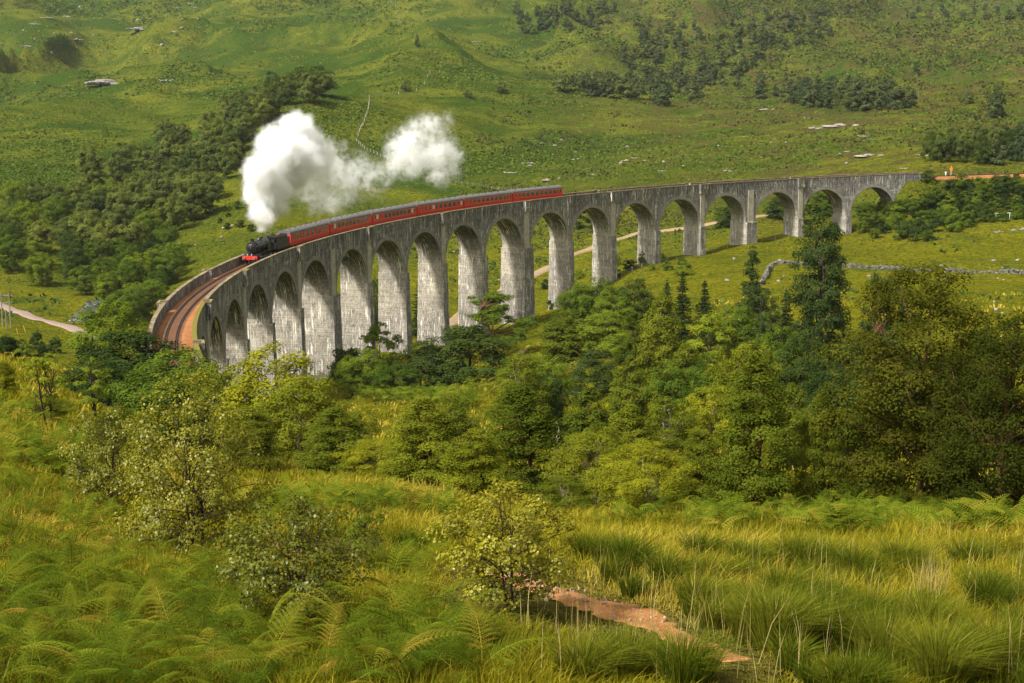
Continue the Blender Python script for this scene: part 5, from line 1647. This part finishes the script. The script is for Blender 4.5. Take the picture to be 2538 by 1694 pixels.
def fern_field(name, polys, detail, lenr, seed, label, dmin=9, per=3, rise=(0.35, 0.7)):
    g = np.random.default_rng(seed)
    TV, TF = frond(detail)
    Vs, Fs, va = [], [], []
    nT = len(TV); cnt = 0
    for poly, n in polys:
        for u, v in scatter_px(poly, n, 3, g):
            p = hit(u, v, dmin)
            if p is None or near_path(p[0:1], p[1:2])[0] < 0.5: continue
            a0 = g.uniform(0, 6.283); pv = g.uniform(0.0, 0.62) if g.uniform() > 0.035 else 0.85
            for f in range(per):
                Ls = g.uniform(*lenr)
                a = a0 + f * 6.283 / per + g.normal() * 0.5
                tilt = g.normal() * 0.25 - 0.12
                roll = g.normal() * 0.3
                R = np.array(Matrix.Rotation(a, 3, 'Z') @ Matrix.Rotation(tilt, 3, 'Y') @ Matrix.Rotation(roll, 3, 'X'))
                W_ = TV * np.array([1, g.uniform(0.85, 1.15), g.uniform(0.7, 1.2)]) * Ls
                W_ = W_ @ R.T + np.array([p[0] + g.normal() * 0.12, p[1] + g.normal() * 0.12, p[2] + g.uniform(*rise) * Ls])
                Vs.append(W_); Fs.append(TF + cnt * nT)
                va.append(np.clip(pv + g.normal() * 0.12 + g.normal(size=len(TF)) * 0.05, 0, 1)); cnt += 1
    o = mk(name, np.concatenate(Vs), np.concatenate(Fs), M_FERN, var=np.concatenate(va))
    return tag(o, label, kind='stuff')
fern_field('bracken', [([(-60, 1120), (120, 1130), (260, 1250), (330, 1420), (560, 1440), (640, 1600), (700, 1760), (-60, 1760)], 240),
                       ([(640, 1540), (1000, 1560), (1250, 1640), (1400, 1740), (640, 1760)], 60),
                       ([(950, 1470), (1060, 1400), (1080, 1480), (980, 1540)], 7)],
           True, (0.38, 0.88), 61, 'bracken fronds filling the lower left of the near slope')
fern_field('bracken_beds', [([(1480, 1330), (1620, 1304), (1750, 1340), (1900, 1312), (2060, 1352), (2250, 1318), (2400, 1356), (2600, 1330), (2600, 1262), (2350, 1250), (2100, 1290), (1900, 1258), (1700, 1300), (1480, 1306)], 440),
                            ([(560, 1280), (800, 1235), (1130, 1265), (1150, 1300), (900, 1285), (640, 1320)], 170),
                            ([(-60, 1000), (150, 1040), (330, 1150), (250, 1230), (-60, 1130)], 230),
                            ([(1560, 1215), (2538, 1200), (2538, 1285), (1560, 1290)], 260)],
           False, (0.4, 0.78), 62, 'beds of bracken under the birches and on the left shoulder', 20, 3, (0.4, 0.9))
fern_field('valley_bracken', [([(780, 955), (900, 975), (1160, 985), (1180, 1015), (900, 1000)], 170), ([(1130, 880), (1900, 860), (2100, 960), (1700, 1000), (1150, 990)], 330),
                              ([(760, 930), (900, 930), (900, 960), (760, 960)], 60)], False, (1.2, 2.2), 63, 'dense bracken at the edge of the valley clearing', 120, 4, (0.3, 0.9))

# bracken, heather and grass tufts over the far hills
def hill_cover(name, mat, n, per, size, rlo, rhi, seed, label, test, lift, upright=0.5):
    g = np.random.default_rng(seed)
    i, j = np.meshgrid(np.arange(nt_ - 1), np.arange(nr_ - 1), indexing='ij')
    pu = PX[:, 0].reshape(nt_, nr_); pv = PX[:, 1].reshape(nt_, nr_)
    du = pu[1:, :-1] - pu[:-1, :-1]; dv = pv[:-1, :-1] - pv[:-1, 1:]
    area = np.clip(du, 0, 40) * np.clip(dv, 0, 30)
    cu, cv = pu[:-1, :-1], pv[:-1, :-1]
    rr = RHO[:-1, :-1]
    area = area * ((cu > -150) & (cu < PW + 150) & (cv > -60) & (cv < PH) & (rr > rlo) & (rr < rhi))
    pr = (area / area.sum()).ravel()
    k = g.choice(pr.size, n, p=pr)
    a, b = k // (nr_ - 1), k % (nr_ - 1)
    fa, fb = g.uniform(0, 1, n), g.uniform(0, 1, n)
    th = TH[a] + fa * (TH[a + 1] - TH[a]); lr = LR[b] + fb * (LR[b + 1] - LR[b])
    x, y = np.exp(lr) * np.sin(th), np.exp(lr) * np.cos(th)
    keep = test(x, y, g) & (np.abs(np.hypot(x - ARC_C[0], y - ARC_C[1]) - ARC_R) > 5.5) & (ROADMASK(x, y) > 3.2)
    x, y = x[keep], y[keep]
    rho = np.hypot(x, y)
    q = np.repeat(np.arange(len(x)), per)
    s = (size * rho)[q] * g.uniform(0.5, 1.3, len(q))
    off = g.normal(size=(len(q), 2)) * (size * rho * 0.9)[q][:, None]
    X, Y = x[q] + off[:, 0], y[q] + off[:, 1]
    P = np.stack([X, Y, ground(X, Y) + s * lift * g.uniform(0.2, 1.0, len(q))], 1)
    N = unit(np.array([0, 0, upright]) + g.normal(size=(len(q), 3)) * 0.55 + np.array([0, -0.25, 0]))
    V, F = cards(P, N, s, g, 0.8)
    cv_ = g.uniform(0, 1, len(x))
    o = mk(name, V, F, mat, var=np.clip(cv_[q] * 0.6 + g.uniform(0, 0.4, len(q)), 0, 1))
    return tag(o, label, kind='stuff')
# ------------------------------------------------------------------ roads, river, walls, fences, rocks and small things
M_ROAD = soil_mat('gravel_road', (0.19, 0.13, 0.105), (0.27, 0.20, 0.16), (0.36, 0.29, 0.24))
M_TRACK = soil_mat('dirt_track', (0.20, 0.14, 0.08), (0.28, 0.205, 0.12), (0.36, 0.28, 0.19))
def px_line(L_, dmin):
    return [p for p in (hit(u, v, dmin) for u, v in L_) if p is not None]
road_pts = px_line([(-60, 735), (0, 757), (60, 778), (130, 801), (200, 824), (240, 842)], 300)
_, ROADC = draped('gravel_road', road_pts, [4.6] * len(road_pts), M_ROAD, 0.35, 60, 7, 0.08, 3, label='narrow gravel road at the left below the wood')
trk_pts = px_line([(1100, 822), (1150, 775), (1235, 726), (1330, 680), (1440, 625), (1530, 595), (1640, 573), (1760, 556), (1840, 545), (1950, 528)], 360)
_, TRKC = draped('dirt_track', trk_pts, [4.2] * len(trk_pts), M_TRACK, 0.35, 120, 7, 0.15, 4, label='pale dirt track running behind the arches')
sand_pts = px_line([(1268, 912), (1282, 888), (1300, 868)], 220)
_, SNDC = draped('dirt_path', sand_pts, [3.0, 2.4, 1.6], M_TRACK, 0.2, 24, 7, 0.3, 6, label='short pale path under the round dark tree')
def ROADMASK(x, y):
    return np.minimum(np.minimum(seg_dist(x, y, [tuple(p[:2]) for p in ROADC[::4]]), seg_dist(x, y, [tuple(p[:2]) for p in TRKC[::6]])), 99)
t = NT('river_water')
n1 = t.noise(t.n('NewGeometry').outputs['Position'], 1.2, 4, 0.7)
M_WATER = t.done(t.principled(t.mixc(t.mapr(n1, 0.55, 0.65), (0.03, 0.035, 0.03), (0.55, 0.56, 0.55)), 0.12, 0.6, t.bump(n1, 0.12, 0.8)))  # near-white patches are glints put into the water's base colour
riv_pts = px_line([(195, 800), (212, 775), (232, 752), (300, 735), (350, 715)], 330)
draped('river', riv_pts, [7, 7, 6, 6, 6], M_WATER, 0.5, 40, 7, 0.2, 8, label='shallow stony river glinting between the trees at the left')

def far_test(x, y, g):
    m = vnoise(x / 55, y / 55, 91) * 0.5 + vnoise(x / 16, y / 16, 92) * 0.28 + vnoise(x / 170, y / 170, 93) * 0.75
    return m > g.normal(size=len(x)) * 0.07 + 0.2
M_BRK = leafmat('hill_bracken', (0.034, 0.058, 0.012), (0.066, 0.098, 0.018), 0.2)
M_TUFT = leafmat('hill_tufts', (0.075, 0.092, 0.010), (0.17, 0.165, 0.025), 0.2)
M_HEATH = leafmat('heather', (0.052, 0.052, 0.015), (0.10, 0.085, 0.028), 0.15)
hill_cover('hill_bracken', M_BRK, 42000, 5, 0.0017, 430, 2300, 71, 'patches of dark bracken on the hillsides', far_test, 0.28, 0.8)
hill_cover('hill_tufts', M_TUFT, 36000, 3, 0.0012, 300, 1900, 72, 'pale grass tufts over the hillsides', lambda x, y, g: vnoise(x / 30, y / 30, 95) > g.normal(size=len(x)) * 0.3 - 0.1, 0.3, 0.3)
hill_cover('heather', M_HEATH, 24000, 4, 0.0017, 480, 1900, 73, 'brown heather on the rocky hill behind the viaduct', lambda x, y, g: (x > -60 + 0.06 * y) & (vnoise(x / 26, y / 26, 96) * 0.6 + vnoise(x / 90, y / 90, 97) * 0.5 > 0.1 + g.normal(size=len(x)) * 0.15), 0.45)
hill_cover('meadow_bracken', M_BRK, 2400, 5, 0.0028, 150, 470, 74, 'low green plants in the valley meadows', lambda x, y, g: vnoise(x / 22, y / 22, 98) * 0.6 + vnoise(x / 60, y / 60, 99) * 0.6 > 0.22 + g.normal(size=len(x)) * 0.12, 0.45)

# rocks
def rock_mat(name, a, b):
    t = NT(name)
    pos = t.n('NewGeometry').outputs['Position']
    n1 = t.noise(pos, 0.8, 5, 0.7); n2 = t.noise(pos, 4, 4, 0.7)
    return t.done(t.principled(t.mixc(t.mapr(n2, 0.5, 0.7, 0, 0.5), t.mixc(t.mapr(n1, 0.35, 0.65), a, b), (0.06, 0.06, 0.05)), 0.9, 0.2, t.bump(n1, 0.2, 0.8)))
M_ROCK = rock_mat('pale_rock', (0.15, 0.125, 0.11), (0.36, 0.31, 0.28))
M_STONE = rock_mat('wall_stone', (0.06, 0.06, 0.045), (0.19, 0.18, 0.15))
import bmesh
ROCKS = []
def rock_mesh(seed):
    g = np.random.default_rng(seed)
    bm = bmesh.new()
    bmesh.ops.create_icosphere(bm, subdivisions=3, radius=1.0)
    dirs = unit(g.normal(size=(9, 3))); cut = g.uniform(0.45, 0.85, 9)
    for v in bm.verts:
        p = np.array(v.co)
        for d, c in zip(dirs, cut):
            s = p @ d
            if s > c: p = p - d * (s - c) * 0.92
        v.co = p * (1 + 0.05 * g.normal())
    me = bpy.data.meshes.new('rock'); bm.to_mesh(me); bm.free()
    me.materials.append(M_ROCK)
    return me
ROCK_ME = [rock_mesh(s) for s in range(5)]
def outcrop_mesh(seed):
    # a broken ledge: angular lumps of several sizes strung along a line, half sunk in the turf
    g = np.random.default_rng(seed)
    Vs, Fs, n0 = [], [], 0
    for k in range(13):
        src = ROCK_ME[g.integers(5)]
        co = np.empty(len(src.vertices) * 3); src.vertices.foreach_get('co', co); co = co.reshape(-1, 3)
        tri = np.array([p.vertices[:] for p in src.polygons])
        a = g.uniform(0, 6.28)
        sc3 = g.uniform(0.1, 0.34) * np.array([g.uniform(0.8, 1.6), g.uniform(0.7, 1.2), g.uniform(0.6, 1.3)])
        R = np.array(Matrix.Rotation(a, 3, 'Z') @ Matrix.Rotation(g.normal() * 0.3, 3, 'X'))
        x = g.uniform(-1, 1)
        Vs.append((co * sc3) @ R.T + np.array([x, 0.25 * math.sin(x * 3 + seed) + g.normal() * 0.22, g.normal() * 0.08]))
        Fs.append(tri + n0); n0 += len(co)
    return mesh_data('rock_outcrop', np.concatenate(Vs), np.concatenate(Fs), M_ROCK if seed % 2 else M_ROCK2)
M_ROCK2 = rock_mat('grey_rock', (0.10, 0.095, 0.085), (0.30, 0.275, 0.25))
OUT_ME = [outcrop_mesh(s) for s in range(6)]
def rock(u, v, w, h, dmin, label, group=None, cat='rock', name='boulder'):
    p = hit(u, v, dmin)
    if p is None: return
    dark = 'dark' in label or 'grey' in label or 'crag' in label
    o = bpy.data.objects.new(name, ROCK_ME[int(u * 7 + v) % 5] if name == 'boulder' else OUT_ME[(int(u * 7 + v) % 3) * 2 + (0 if dark else 1)])
    COL.objects.link(o)
    m = w * p[1] / FP
    o.location = (p[0], p[1], p[2] + h * m * 0.1)
    o.scale = (m * 0.5, m * 0.5 * 1.1, m * h * 0.6)
    o.rotation_euler = (random.uniform(-0.25, 0.25), random.uniform(-0.25, 0.25), random.uniform(0, 6.28))
    if name != 'boulder':
        o.scale = (m * 0.5, m * 0.45, m * 0.15)
        o.rotation_euler = (0.1, 0, random.uniform(-0.6, 0.6))
        o.location = (p[0], p[1], p[2])
    tag(o, label, cat, group)
for u, v, w, h, lab in ((2085, 312, 90, 0.3, 'largest pale rock slab on the hill above the right arches'), (2030, 318, 60, 0.3, 'grey rock slab at the left end of the largest pale slab'), (2012, 294, 34, 0.3, 'small rock slab above the largest pale slab'),
                        (2145, 338, 40, 0.35, 'pale slab stepping down right of the largest slab'), (2160, 346, 24, 0.35, 'small pale slab lowest of the stepped slabs'), (2105, 376, 30, 0.4, 'pale rock at the left of the long low ledge'),
                        (2155, 386, 70, 0.2, 'long low rock ledge above the right parapet'), (2285, 386, 34, 0.2, 'flat white rock near the copse'), (2245, 418, 30, 0.25, 'low rock just above the right end of the parapet'),
                        (1272, 428, 46, 0.45, 'rounded pinkish rock beside the end of the steam'), (1305, 405, 30, 0.4, 'grey rock above the rounded pinkish rock'), (1360, 446, 40, 0.25, 'flat pale rock above the last carriage'),
                        (1435, 395, 34, 0.3, 'slanting pale rock in the middle of the hill'), (1472, 432, 26, 0.3, 'small pale rock above the bare parapet'), (1555, 398, 34, 0.35, 'pale rock rib left of the twin ribs'),
                        (1578, 392, 26, 0.5, 'upright pale rock, left of the twin ribs'), (1600, 398, 22, 0.6, 'upright pale rock, right of the twin ribs'), (1645, 424, 30, 0.4, 'rock beneath the twin ribs'), (1810, 424, 40, 0.3, 'grey rock with a dark side above the right parapet'),
                        (1757, 422, 20, 0.4, 'small grey rock left of the dark sided rock'), (1845, 340, 18, 0.3, 'little pale rock high in the heather'), (1900, 272, 40, 0.2, 'thin white slab near the right thicket'),
                        (285, 205, 130, 0.25, 'dark cliffy bank on the left hillside'), (405, 200, 46, 0.25, 'grey rock right of the dark bank'), (355, 72, 70, 0.35, 'pale craggy rock high on the left hill'), (425, 80, 44, 0.4, 'pale crag right of the larger left hill crag'),
                        (110, 45, 34, 0.35, 'grey crag near the top left corner'), (85, 60, 30, 0.4, 'grey crag just below the top left crag'), (150, 42, 40, 0.3, 'crag right of the top left crag'), (185, 98, 44, 0.3, 'dark crag on the left hill below the top crags'), (75, 115, 40, 0.3, 'dark crag at far left of the hill'),
                        (480, 10, 30, 0.5, 'small pale crag at the very top of the photo'), (440, 20, 20, 0.5, 'tiny crag left of the topmost crag'), (1180, 104, 26, 0.4, 'white rocks by the green bowl in the far glen'), (2462, 72, 16, 0.6, 'white boulder on the far right slope'), (2488, 56, 20, 0.5, 'pale boulder above the white boulder on the far right slope'),
                        (2520, 570, 50, 0.4, 'dark wet rock in the bank at the right edge'), (2470, 575, 34, 0.4, 'dark rock left of the wet rock at the right edge')):
    rock(u, v, w, h, 460 if v < 450 else 380, lab, None, 'rock outcrop', 'rock_outcrop')
g = np.random.default_rng(81)
def boulders(poly, n, wr, dmin, label, group):
    for u, v in scatter_px(poly, n, 12, g):
        rock(u, v, g.uniform(*wr), g.uniform(0.5, 0.9), dmin, label, group, 'boulder')
boulders([(1700, 640), (2538, 640), (2538, 800), (2250, 820), (1700, 700)], 26, (6, 14), 200, 'small pale stone lying in the meadow around the stone wall', 'stones in the right meadow')
boulders([(440, 480), (640, 470), (620, 600), (420, 620)], 16, (5, 11), 300, 'small white stone on the grassy bank left of the steam', 'stones on the left bank')
boulders([(1300, 340), (1900, 330), (2250, 400), (1900, 420), (1300, 460)], 18, (5, 11), 460, 'little pale stone in the heather above the viaduct', 'stones in the heather')
boulders([(30, 20), (520, 10), (500, 120), (40, 150)], 14, (5, 10), 700, 'small grey rock high on the left hill', 'rocks on the left hill')
boulders([(1050, 620), (1300, 600), (1300, 720), (1050, 760)], 12, (5, 10), 340, 'white stone in the field seen through the tall arches', 'stones behind the tall arches')

# dry stone wall
def stone_wall(line, dmin, label, height=0.95):
    P = px_line(line, dmin)
    C = curve_pts([p[:2] for p in P], 260)
    L_ = np.concatenate([[0], np.cumsum(np.linalg.norm(np.diff(C, axis=0), axis=1))])
    g = np.random.default_rng(5)
    mb = MB()
    s = 0.0
    while s < L_[-1]:
        x, y = np.interp(s, L_, C[:, 0]), np.interp(s, L_, C[:, 1])
        z = float(ground(x, y))
        hh = height * (0.75 + 0.4 * float(vnoise(np.array(s / 9.0), np.array(0.0), 3)))
        zz = -0.2
        while zz < hh:
            w = g.uniform(0.3, 0.75); h = g.uniform(0.2, 0.4)
            a = g.normal() * 0.4
            R = np.array(Matrix.Rotation(a, 3, 'Z') @ Matrix.Rotation(g.normal() * 0.15, 3, 'X'))
            mb.box((x + g.normal() * 0.13, y + g.normal() * 0.13, z + zz + h / 2), (w, g.uniform(0.5, 0.8), h), R, g.uniform(0.65, 0.9))
            zz += h * 0.93
        s += 0.5
    o = mb.build('dry_stone_wall', M_STONE)
    return tag(o, label, 'stone wall')
stone_wall([(1888, 708), (1896, 692), (1908, 668), (1918, 656), (1945, 654), (2000, 658), (2060, 660), (2150, 667), (2250, 671), (2310, 674)], 240, 'old dry stone wall with a corner crossing the right meadow')
stone_wall([(2345, 673), (2440, 677), (2545, 682)], 240, 'low broken stone wall running out of the right edge', 0.8)

# fences: one thing per run, posts and wires as parts
M_POST = plain('weathered_post', (0.34, 0.31, 0.26), 0.9, vary=0.2)
M_WIRE = plain('fence_wire', (0.25, 0.24, 0.22), 0.6)
def fence(line, n, dmin, label, hgt=1.25, w=0.16):
    P = px_line(line, dmin)
    if len(P) < 2: return
    C = curve_pts([p[:2] for p in P], n)
    root = empty('wire_fence', (C[0][0], C[0][1], float(ground(C[0][0], C[0][1]))))
    tag(root, label, 'fence')
    o0 = np.array(root.location)
    T_ = []
    pm = None
    for k, (x, y) in enumerate(C):
        z = float(ground(x, y))
        if pm is None:
            mb = MB(); mb.box((0, 0, hgt / 2 - 0.15), (w, w, hgt + 0.3), taper=0.9); p = mb.build('post', M_POST, root); pm = p.data
        else:
            p = bpy.data.objects.new('post', pm); link(p, root)
        p.location = np.array([x, y, z]) - o0
        p.rotation_euler = (random.gauss(0, 0.05), random.gauss(0, 0.05), 0)
        T_.append(np.array([x, y, z]) - o0)
    for hz in (0.45, 0.8, 1.1):
        mb = MB(); mb.tube(np.array(T_) + np.array([0, 0, hz * hgt / 1.25]), 0.012, 4, False); mb.build('wire', M_WIRE, root)
fence([(915, 252), (913, 275), (900, 310), (890, 335), (884, 352)], 15, 560, 'pale fence running down the ridge behind the steam', 1.5, 0.3)
fence([(884, 352), (905, 372), (940, 388), (960, 398)], 12, 520, 'fence at the foot of the ridge between the two steam clouds', 1.4, 0.22)
fence([(958, 0), (975, 20), (1000, 42), (1020, 62)], 14, 800, 'far fence climbing the hill at the top of the photo', 1.8, 0.4)
fence([(1130, 455), (1180, 462), (1240, 472), (1300, 474)], 12, 380, 'fence in the field behind the last carriages', 1.2, 0.1)
fence([(1480, 700), (1560, 680), (1660, 645), (1790, 618), (1900, 598), (1990, 588)], 20, 240, 'wire fence across the meadow below the right piers', 1.2, 0.11)
fence([(915, 243), (975, 240), (1040, 234), (1090, 180)], 10, 700, 'fence along the brow of the ridge to the far bushes', 1.5, 0.3)

# electricity pole, marker stakes, signal, rails
M_POLE = plain('grey_pole_wood', (0.20, 0.18, 0.15), 0.9, vary=0.2)
M_YEL = plain('yellow_paint', (0.70, 0.42, 0.02), 0.6)
M_ORANGE = plain('orange_paint', (0.85, 0.22, 0.01), 0.5)
M_WHITE = plain('white_paint', (0.75, 0.73, 0.70), 0.6)
M_INS = plain('brown_insulator', (0.10, 0.05, 0.03), 0.3, 0.6)
p = hit(17, 812, 320)
ep = empty('electricity_pole', tuple(p)); tag(ep, 'twin legged wooden electricity pole beside the gravel road', 'electricity pole')
sx = p[1] / FP
for dx in (-10 * sx, 10 * sx):
    mb = MB(); mb.tube([(dx, 0, -0.5), (dx, 0, 8.1)], [0.17, 0.12], 8); mb.build('pole', M_POLE, ep)
mb = MB(); mb.box((0, 0.16, 7.6), (3.6, 0.14, 0.2)); mb.build('crossarm', M_POLE, ep)
mb = MB(); mb.box((0, 0.16, 5.9), (2.0, 0.1, 0.14)); mb.build('brace', M_POLE, ep)
for dx in (-1.6, 0, 1.6):
    mb = MB(); mb.revolve([(7.7, 0.05), (7.75, 0.12), (7.85, 0.08), (7.95, 0.12), (8.05, 0.04)], 'z', 8, (dx, 0.16, 0)); mb.build('insulator', M_INS, ep)
q = hit(16, 816, 320)
if q is not None:
    mb = MB(); mb.tube([(0, 0, -0.5), (0.1, 0, 4.6)], [0.15, 0.11], 8); o = mb.build('timber_post', M_POLE); o.location = q; tag(o, 'single shorter timber post standing between the pole legs', 'post')
for u, v, lab in ((44, 829, 'yellow painted stake left of the taller stake in the rough grass'), (64, 826, 'taller leaning yellow stake in the rough grass')):
    q = hit(u, v, 280)
    mb = MB(); mb.tube([(0, 0, -0.3), (-0.45 if u > 50 else -0.2, 0, 1.7 if u > 50 else 1.3)], 0.06, 6); o = mb.build('marker_stake', M_YEL); o.location = q; tag(o, lab, 'stake')
q = at(2357, 431, float(track(345.0)[1]))
q[2] = float(ground(q[0], q[1]))
sg_ = empty('railway_signal', tuple(q)); tag(sg_, 'small orange square signal board on a post by the track', 'signal')
mb = MB(); mb.tube([(0, 0, -0.3), (0, 0, 2.6)], 0.06, 8); mb.build('post', M_WHITE, sg_)
mb = MB(); mb.box((0, -0.08, 2.7), (0.8, 0.06, 0.8)); mb.build('board', M_ORANGE, sg_)
mb = MB(); mb.prism([(-0.3, 3.2), (0.3, 3.2), (0, 3.75)], -0.11, -0.05); mb.build('finial', M_ORANGE, sg_)
for du, hh, mt, lab in ((-14, 1.7, M_WHITE, 'short white post left of the orange signal board'), (16, 0.9, M_YEL, 'low yellow marker box right of the orange signal board')):
    q2 = q + np.array([du * q[1] / FP, -0.4, 0]); q2[2] = float(ground(q2[0], q2[1]))
    mb = MB(); mb.box((0, 0, hh / 2 - 0.1), (0.25 if du < 0 else 0.7, 0.25, hh + 0.2), taper=0.85)
    if du < 0: mb.box((0, 0, hh + 0.05), (0.45, 0.3, 0.35))
    o = mb.build('marker_post', mt); o.location = q2; tag(o, lab, 'marker post')
q = hit(2485, 545, 380)
wr = empty('wooden_rail', tuple(q)); tag(wr, 'bare white wooden rail on two posts in the right hand scrub', 'rail')
w_ = 34 * q[1] / FP / 2
for dx in (-w_, w_):
    mb = MB(); mb.box((dx, 0, 0.8), (0.14, 0.14, 2.0)); mb.build('post', M_WHITE, wr)
mb = MB(); mb.tube([(-w_ - 0.3, 0, 1.75), (w_ + 0.3, 0, 1.85)], 0.08, 6); mb.build('bar', M_WHITE, wr)
# pale dead birch standing in the wood
def snag(u, vt, vb, d, lab):
    v = vb
    r = ray(u, v); x = r[0] * d; z = float(ground(x, d)); top = at(u, vt, d)[2]; h = top - z
    g = np.random.default_rng(int(u))
    mb = MB()
    tt = np.linspace(0, 1, 8)
    P = np.stack([np.cumsum(g.normal(size=8)) * 0.02 * h, np.cumsum(g.normal(size=8)) * 0.02 * h, tt * h], 1)
    mb.tube(P, (0.0007 * d) * (1 - 0.85 * tt) + 0.006, 6, False)
    for k in range(14):
        i = g.integers(3, 8)
        e = P[i] + unit(g.normal(size=3) * np.array([1, 1, 0.4]) + np.array([0, 0, 0.8])) * h * g.uniform(0.1, 0.2)
        a, b = limb(P[i], e, 0.0003 * d, 0.006, g, 0.2, 5)
        mb.tube(a, b, 4, False)
    o = mb.build('dead_tree', M_POST, smooth=True); o.location = (x, d, z - 0.3)
    tag(o, lab, 'dead tree')
snag(1646, 985, 1065, 150, 'pale leafless dead birch standing in the middle of the wood')
snag(1388, 1075, 1130, 75, 'bare twiggy dead stem right of the middle birch')

# pebbles on the bare bend of the path
def pebbles():
    g = np.random.default_rng(17)
    c = PATHC[20:118]
    k = g.integers(0, len(c), 170)
    w = c[k, 2] * 0.55
    X = c[k, 0] + g.normal(size=170) * w * 0.5; Y = c[k, 1] + g.normal(size=170) * w * 0.5
    Z = ground(X, Y) + 0.03
    mb = MB()
    for x, y, z in zip(X, Y, Z):
        r = abs(g.normal()) * 0.022 + 0.012
        a = g.uniform(0, 6.28)
        mb.box((x, y, z), (r * 1.5, r, r), np.array(Matrix.Rotation(a, 3, 'Z') @ Matrix.Rotation(g.normal() * 0.4, 3, 'X')), g.uniform(0.4, 0.8))
    tag(mb.build('path_gravel', rock_mat('path_stone', (0.20, 0.12, 0.06), (0.46, 0.32, 0.2))), 'small stones lying on the sandy footpath', kind='stuff')
pebbles()
# ------------------------------------------------------------------ haze: thin damp air over the whole glen
def haze():
    mb = MB()
    zlo, zhi = float(GZ.min()) - 1.5, float(GZ.max()) + 40
    mb.box((0, 0, (zlo + zhi) / 2), (16600, 16600, zhi - zlo))
    t = NT('damp_air')
    pv = t.n('VolumePrincipled', {'Color': (0.9, 0.95, 1.0, 1), 'Density': 0.000032, 'Anisotropy': 0.2})
    pv.inputs['Density Attribute'].default_value = ''
    t.t.links.new(pv.outputs[0], t.out.inputs['Volume'])
    tag(mb.build('haze', t.m), 'thin damp air paling the far hills', kind='stuff')
haze()
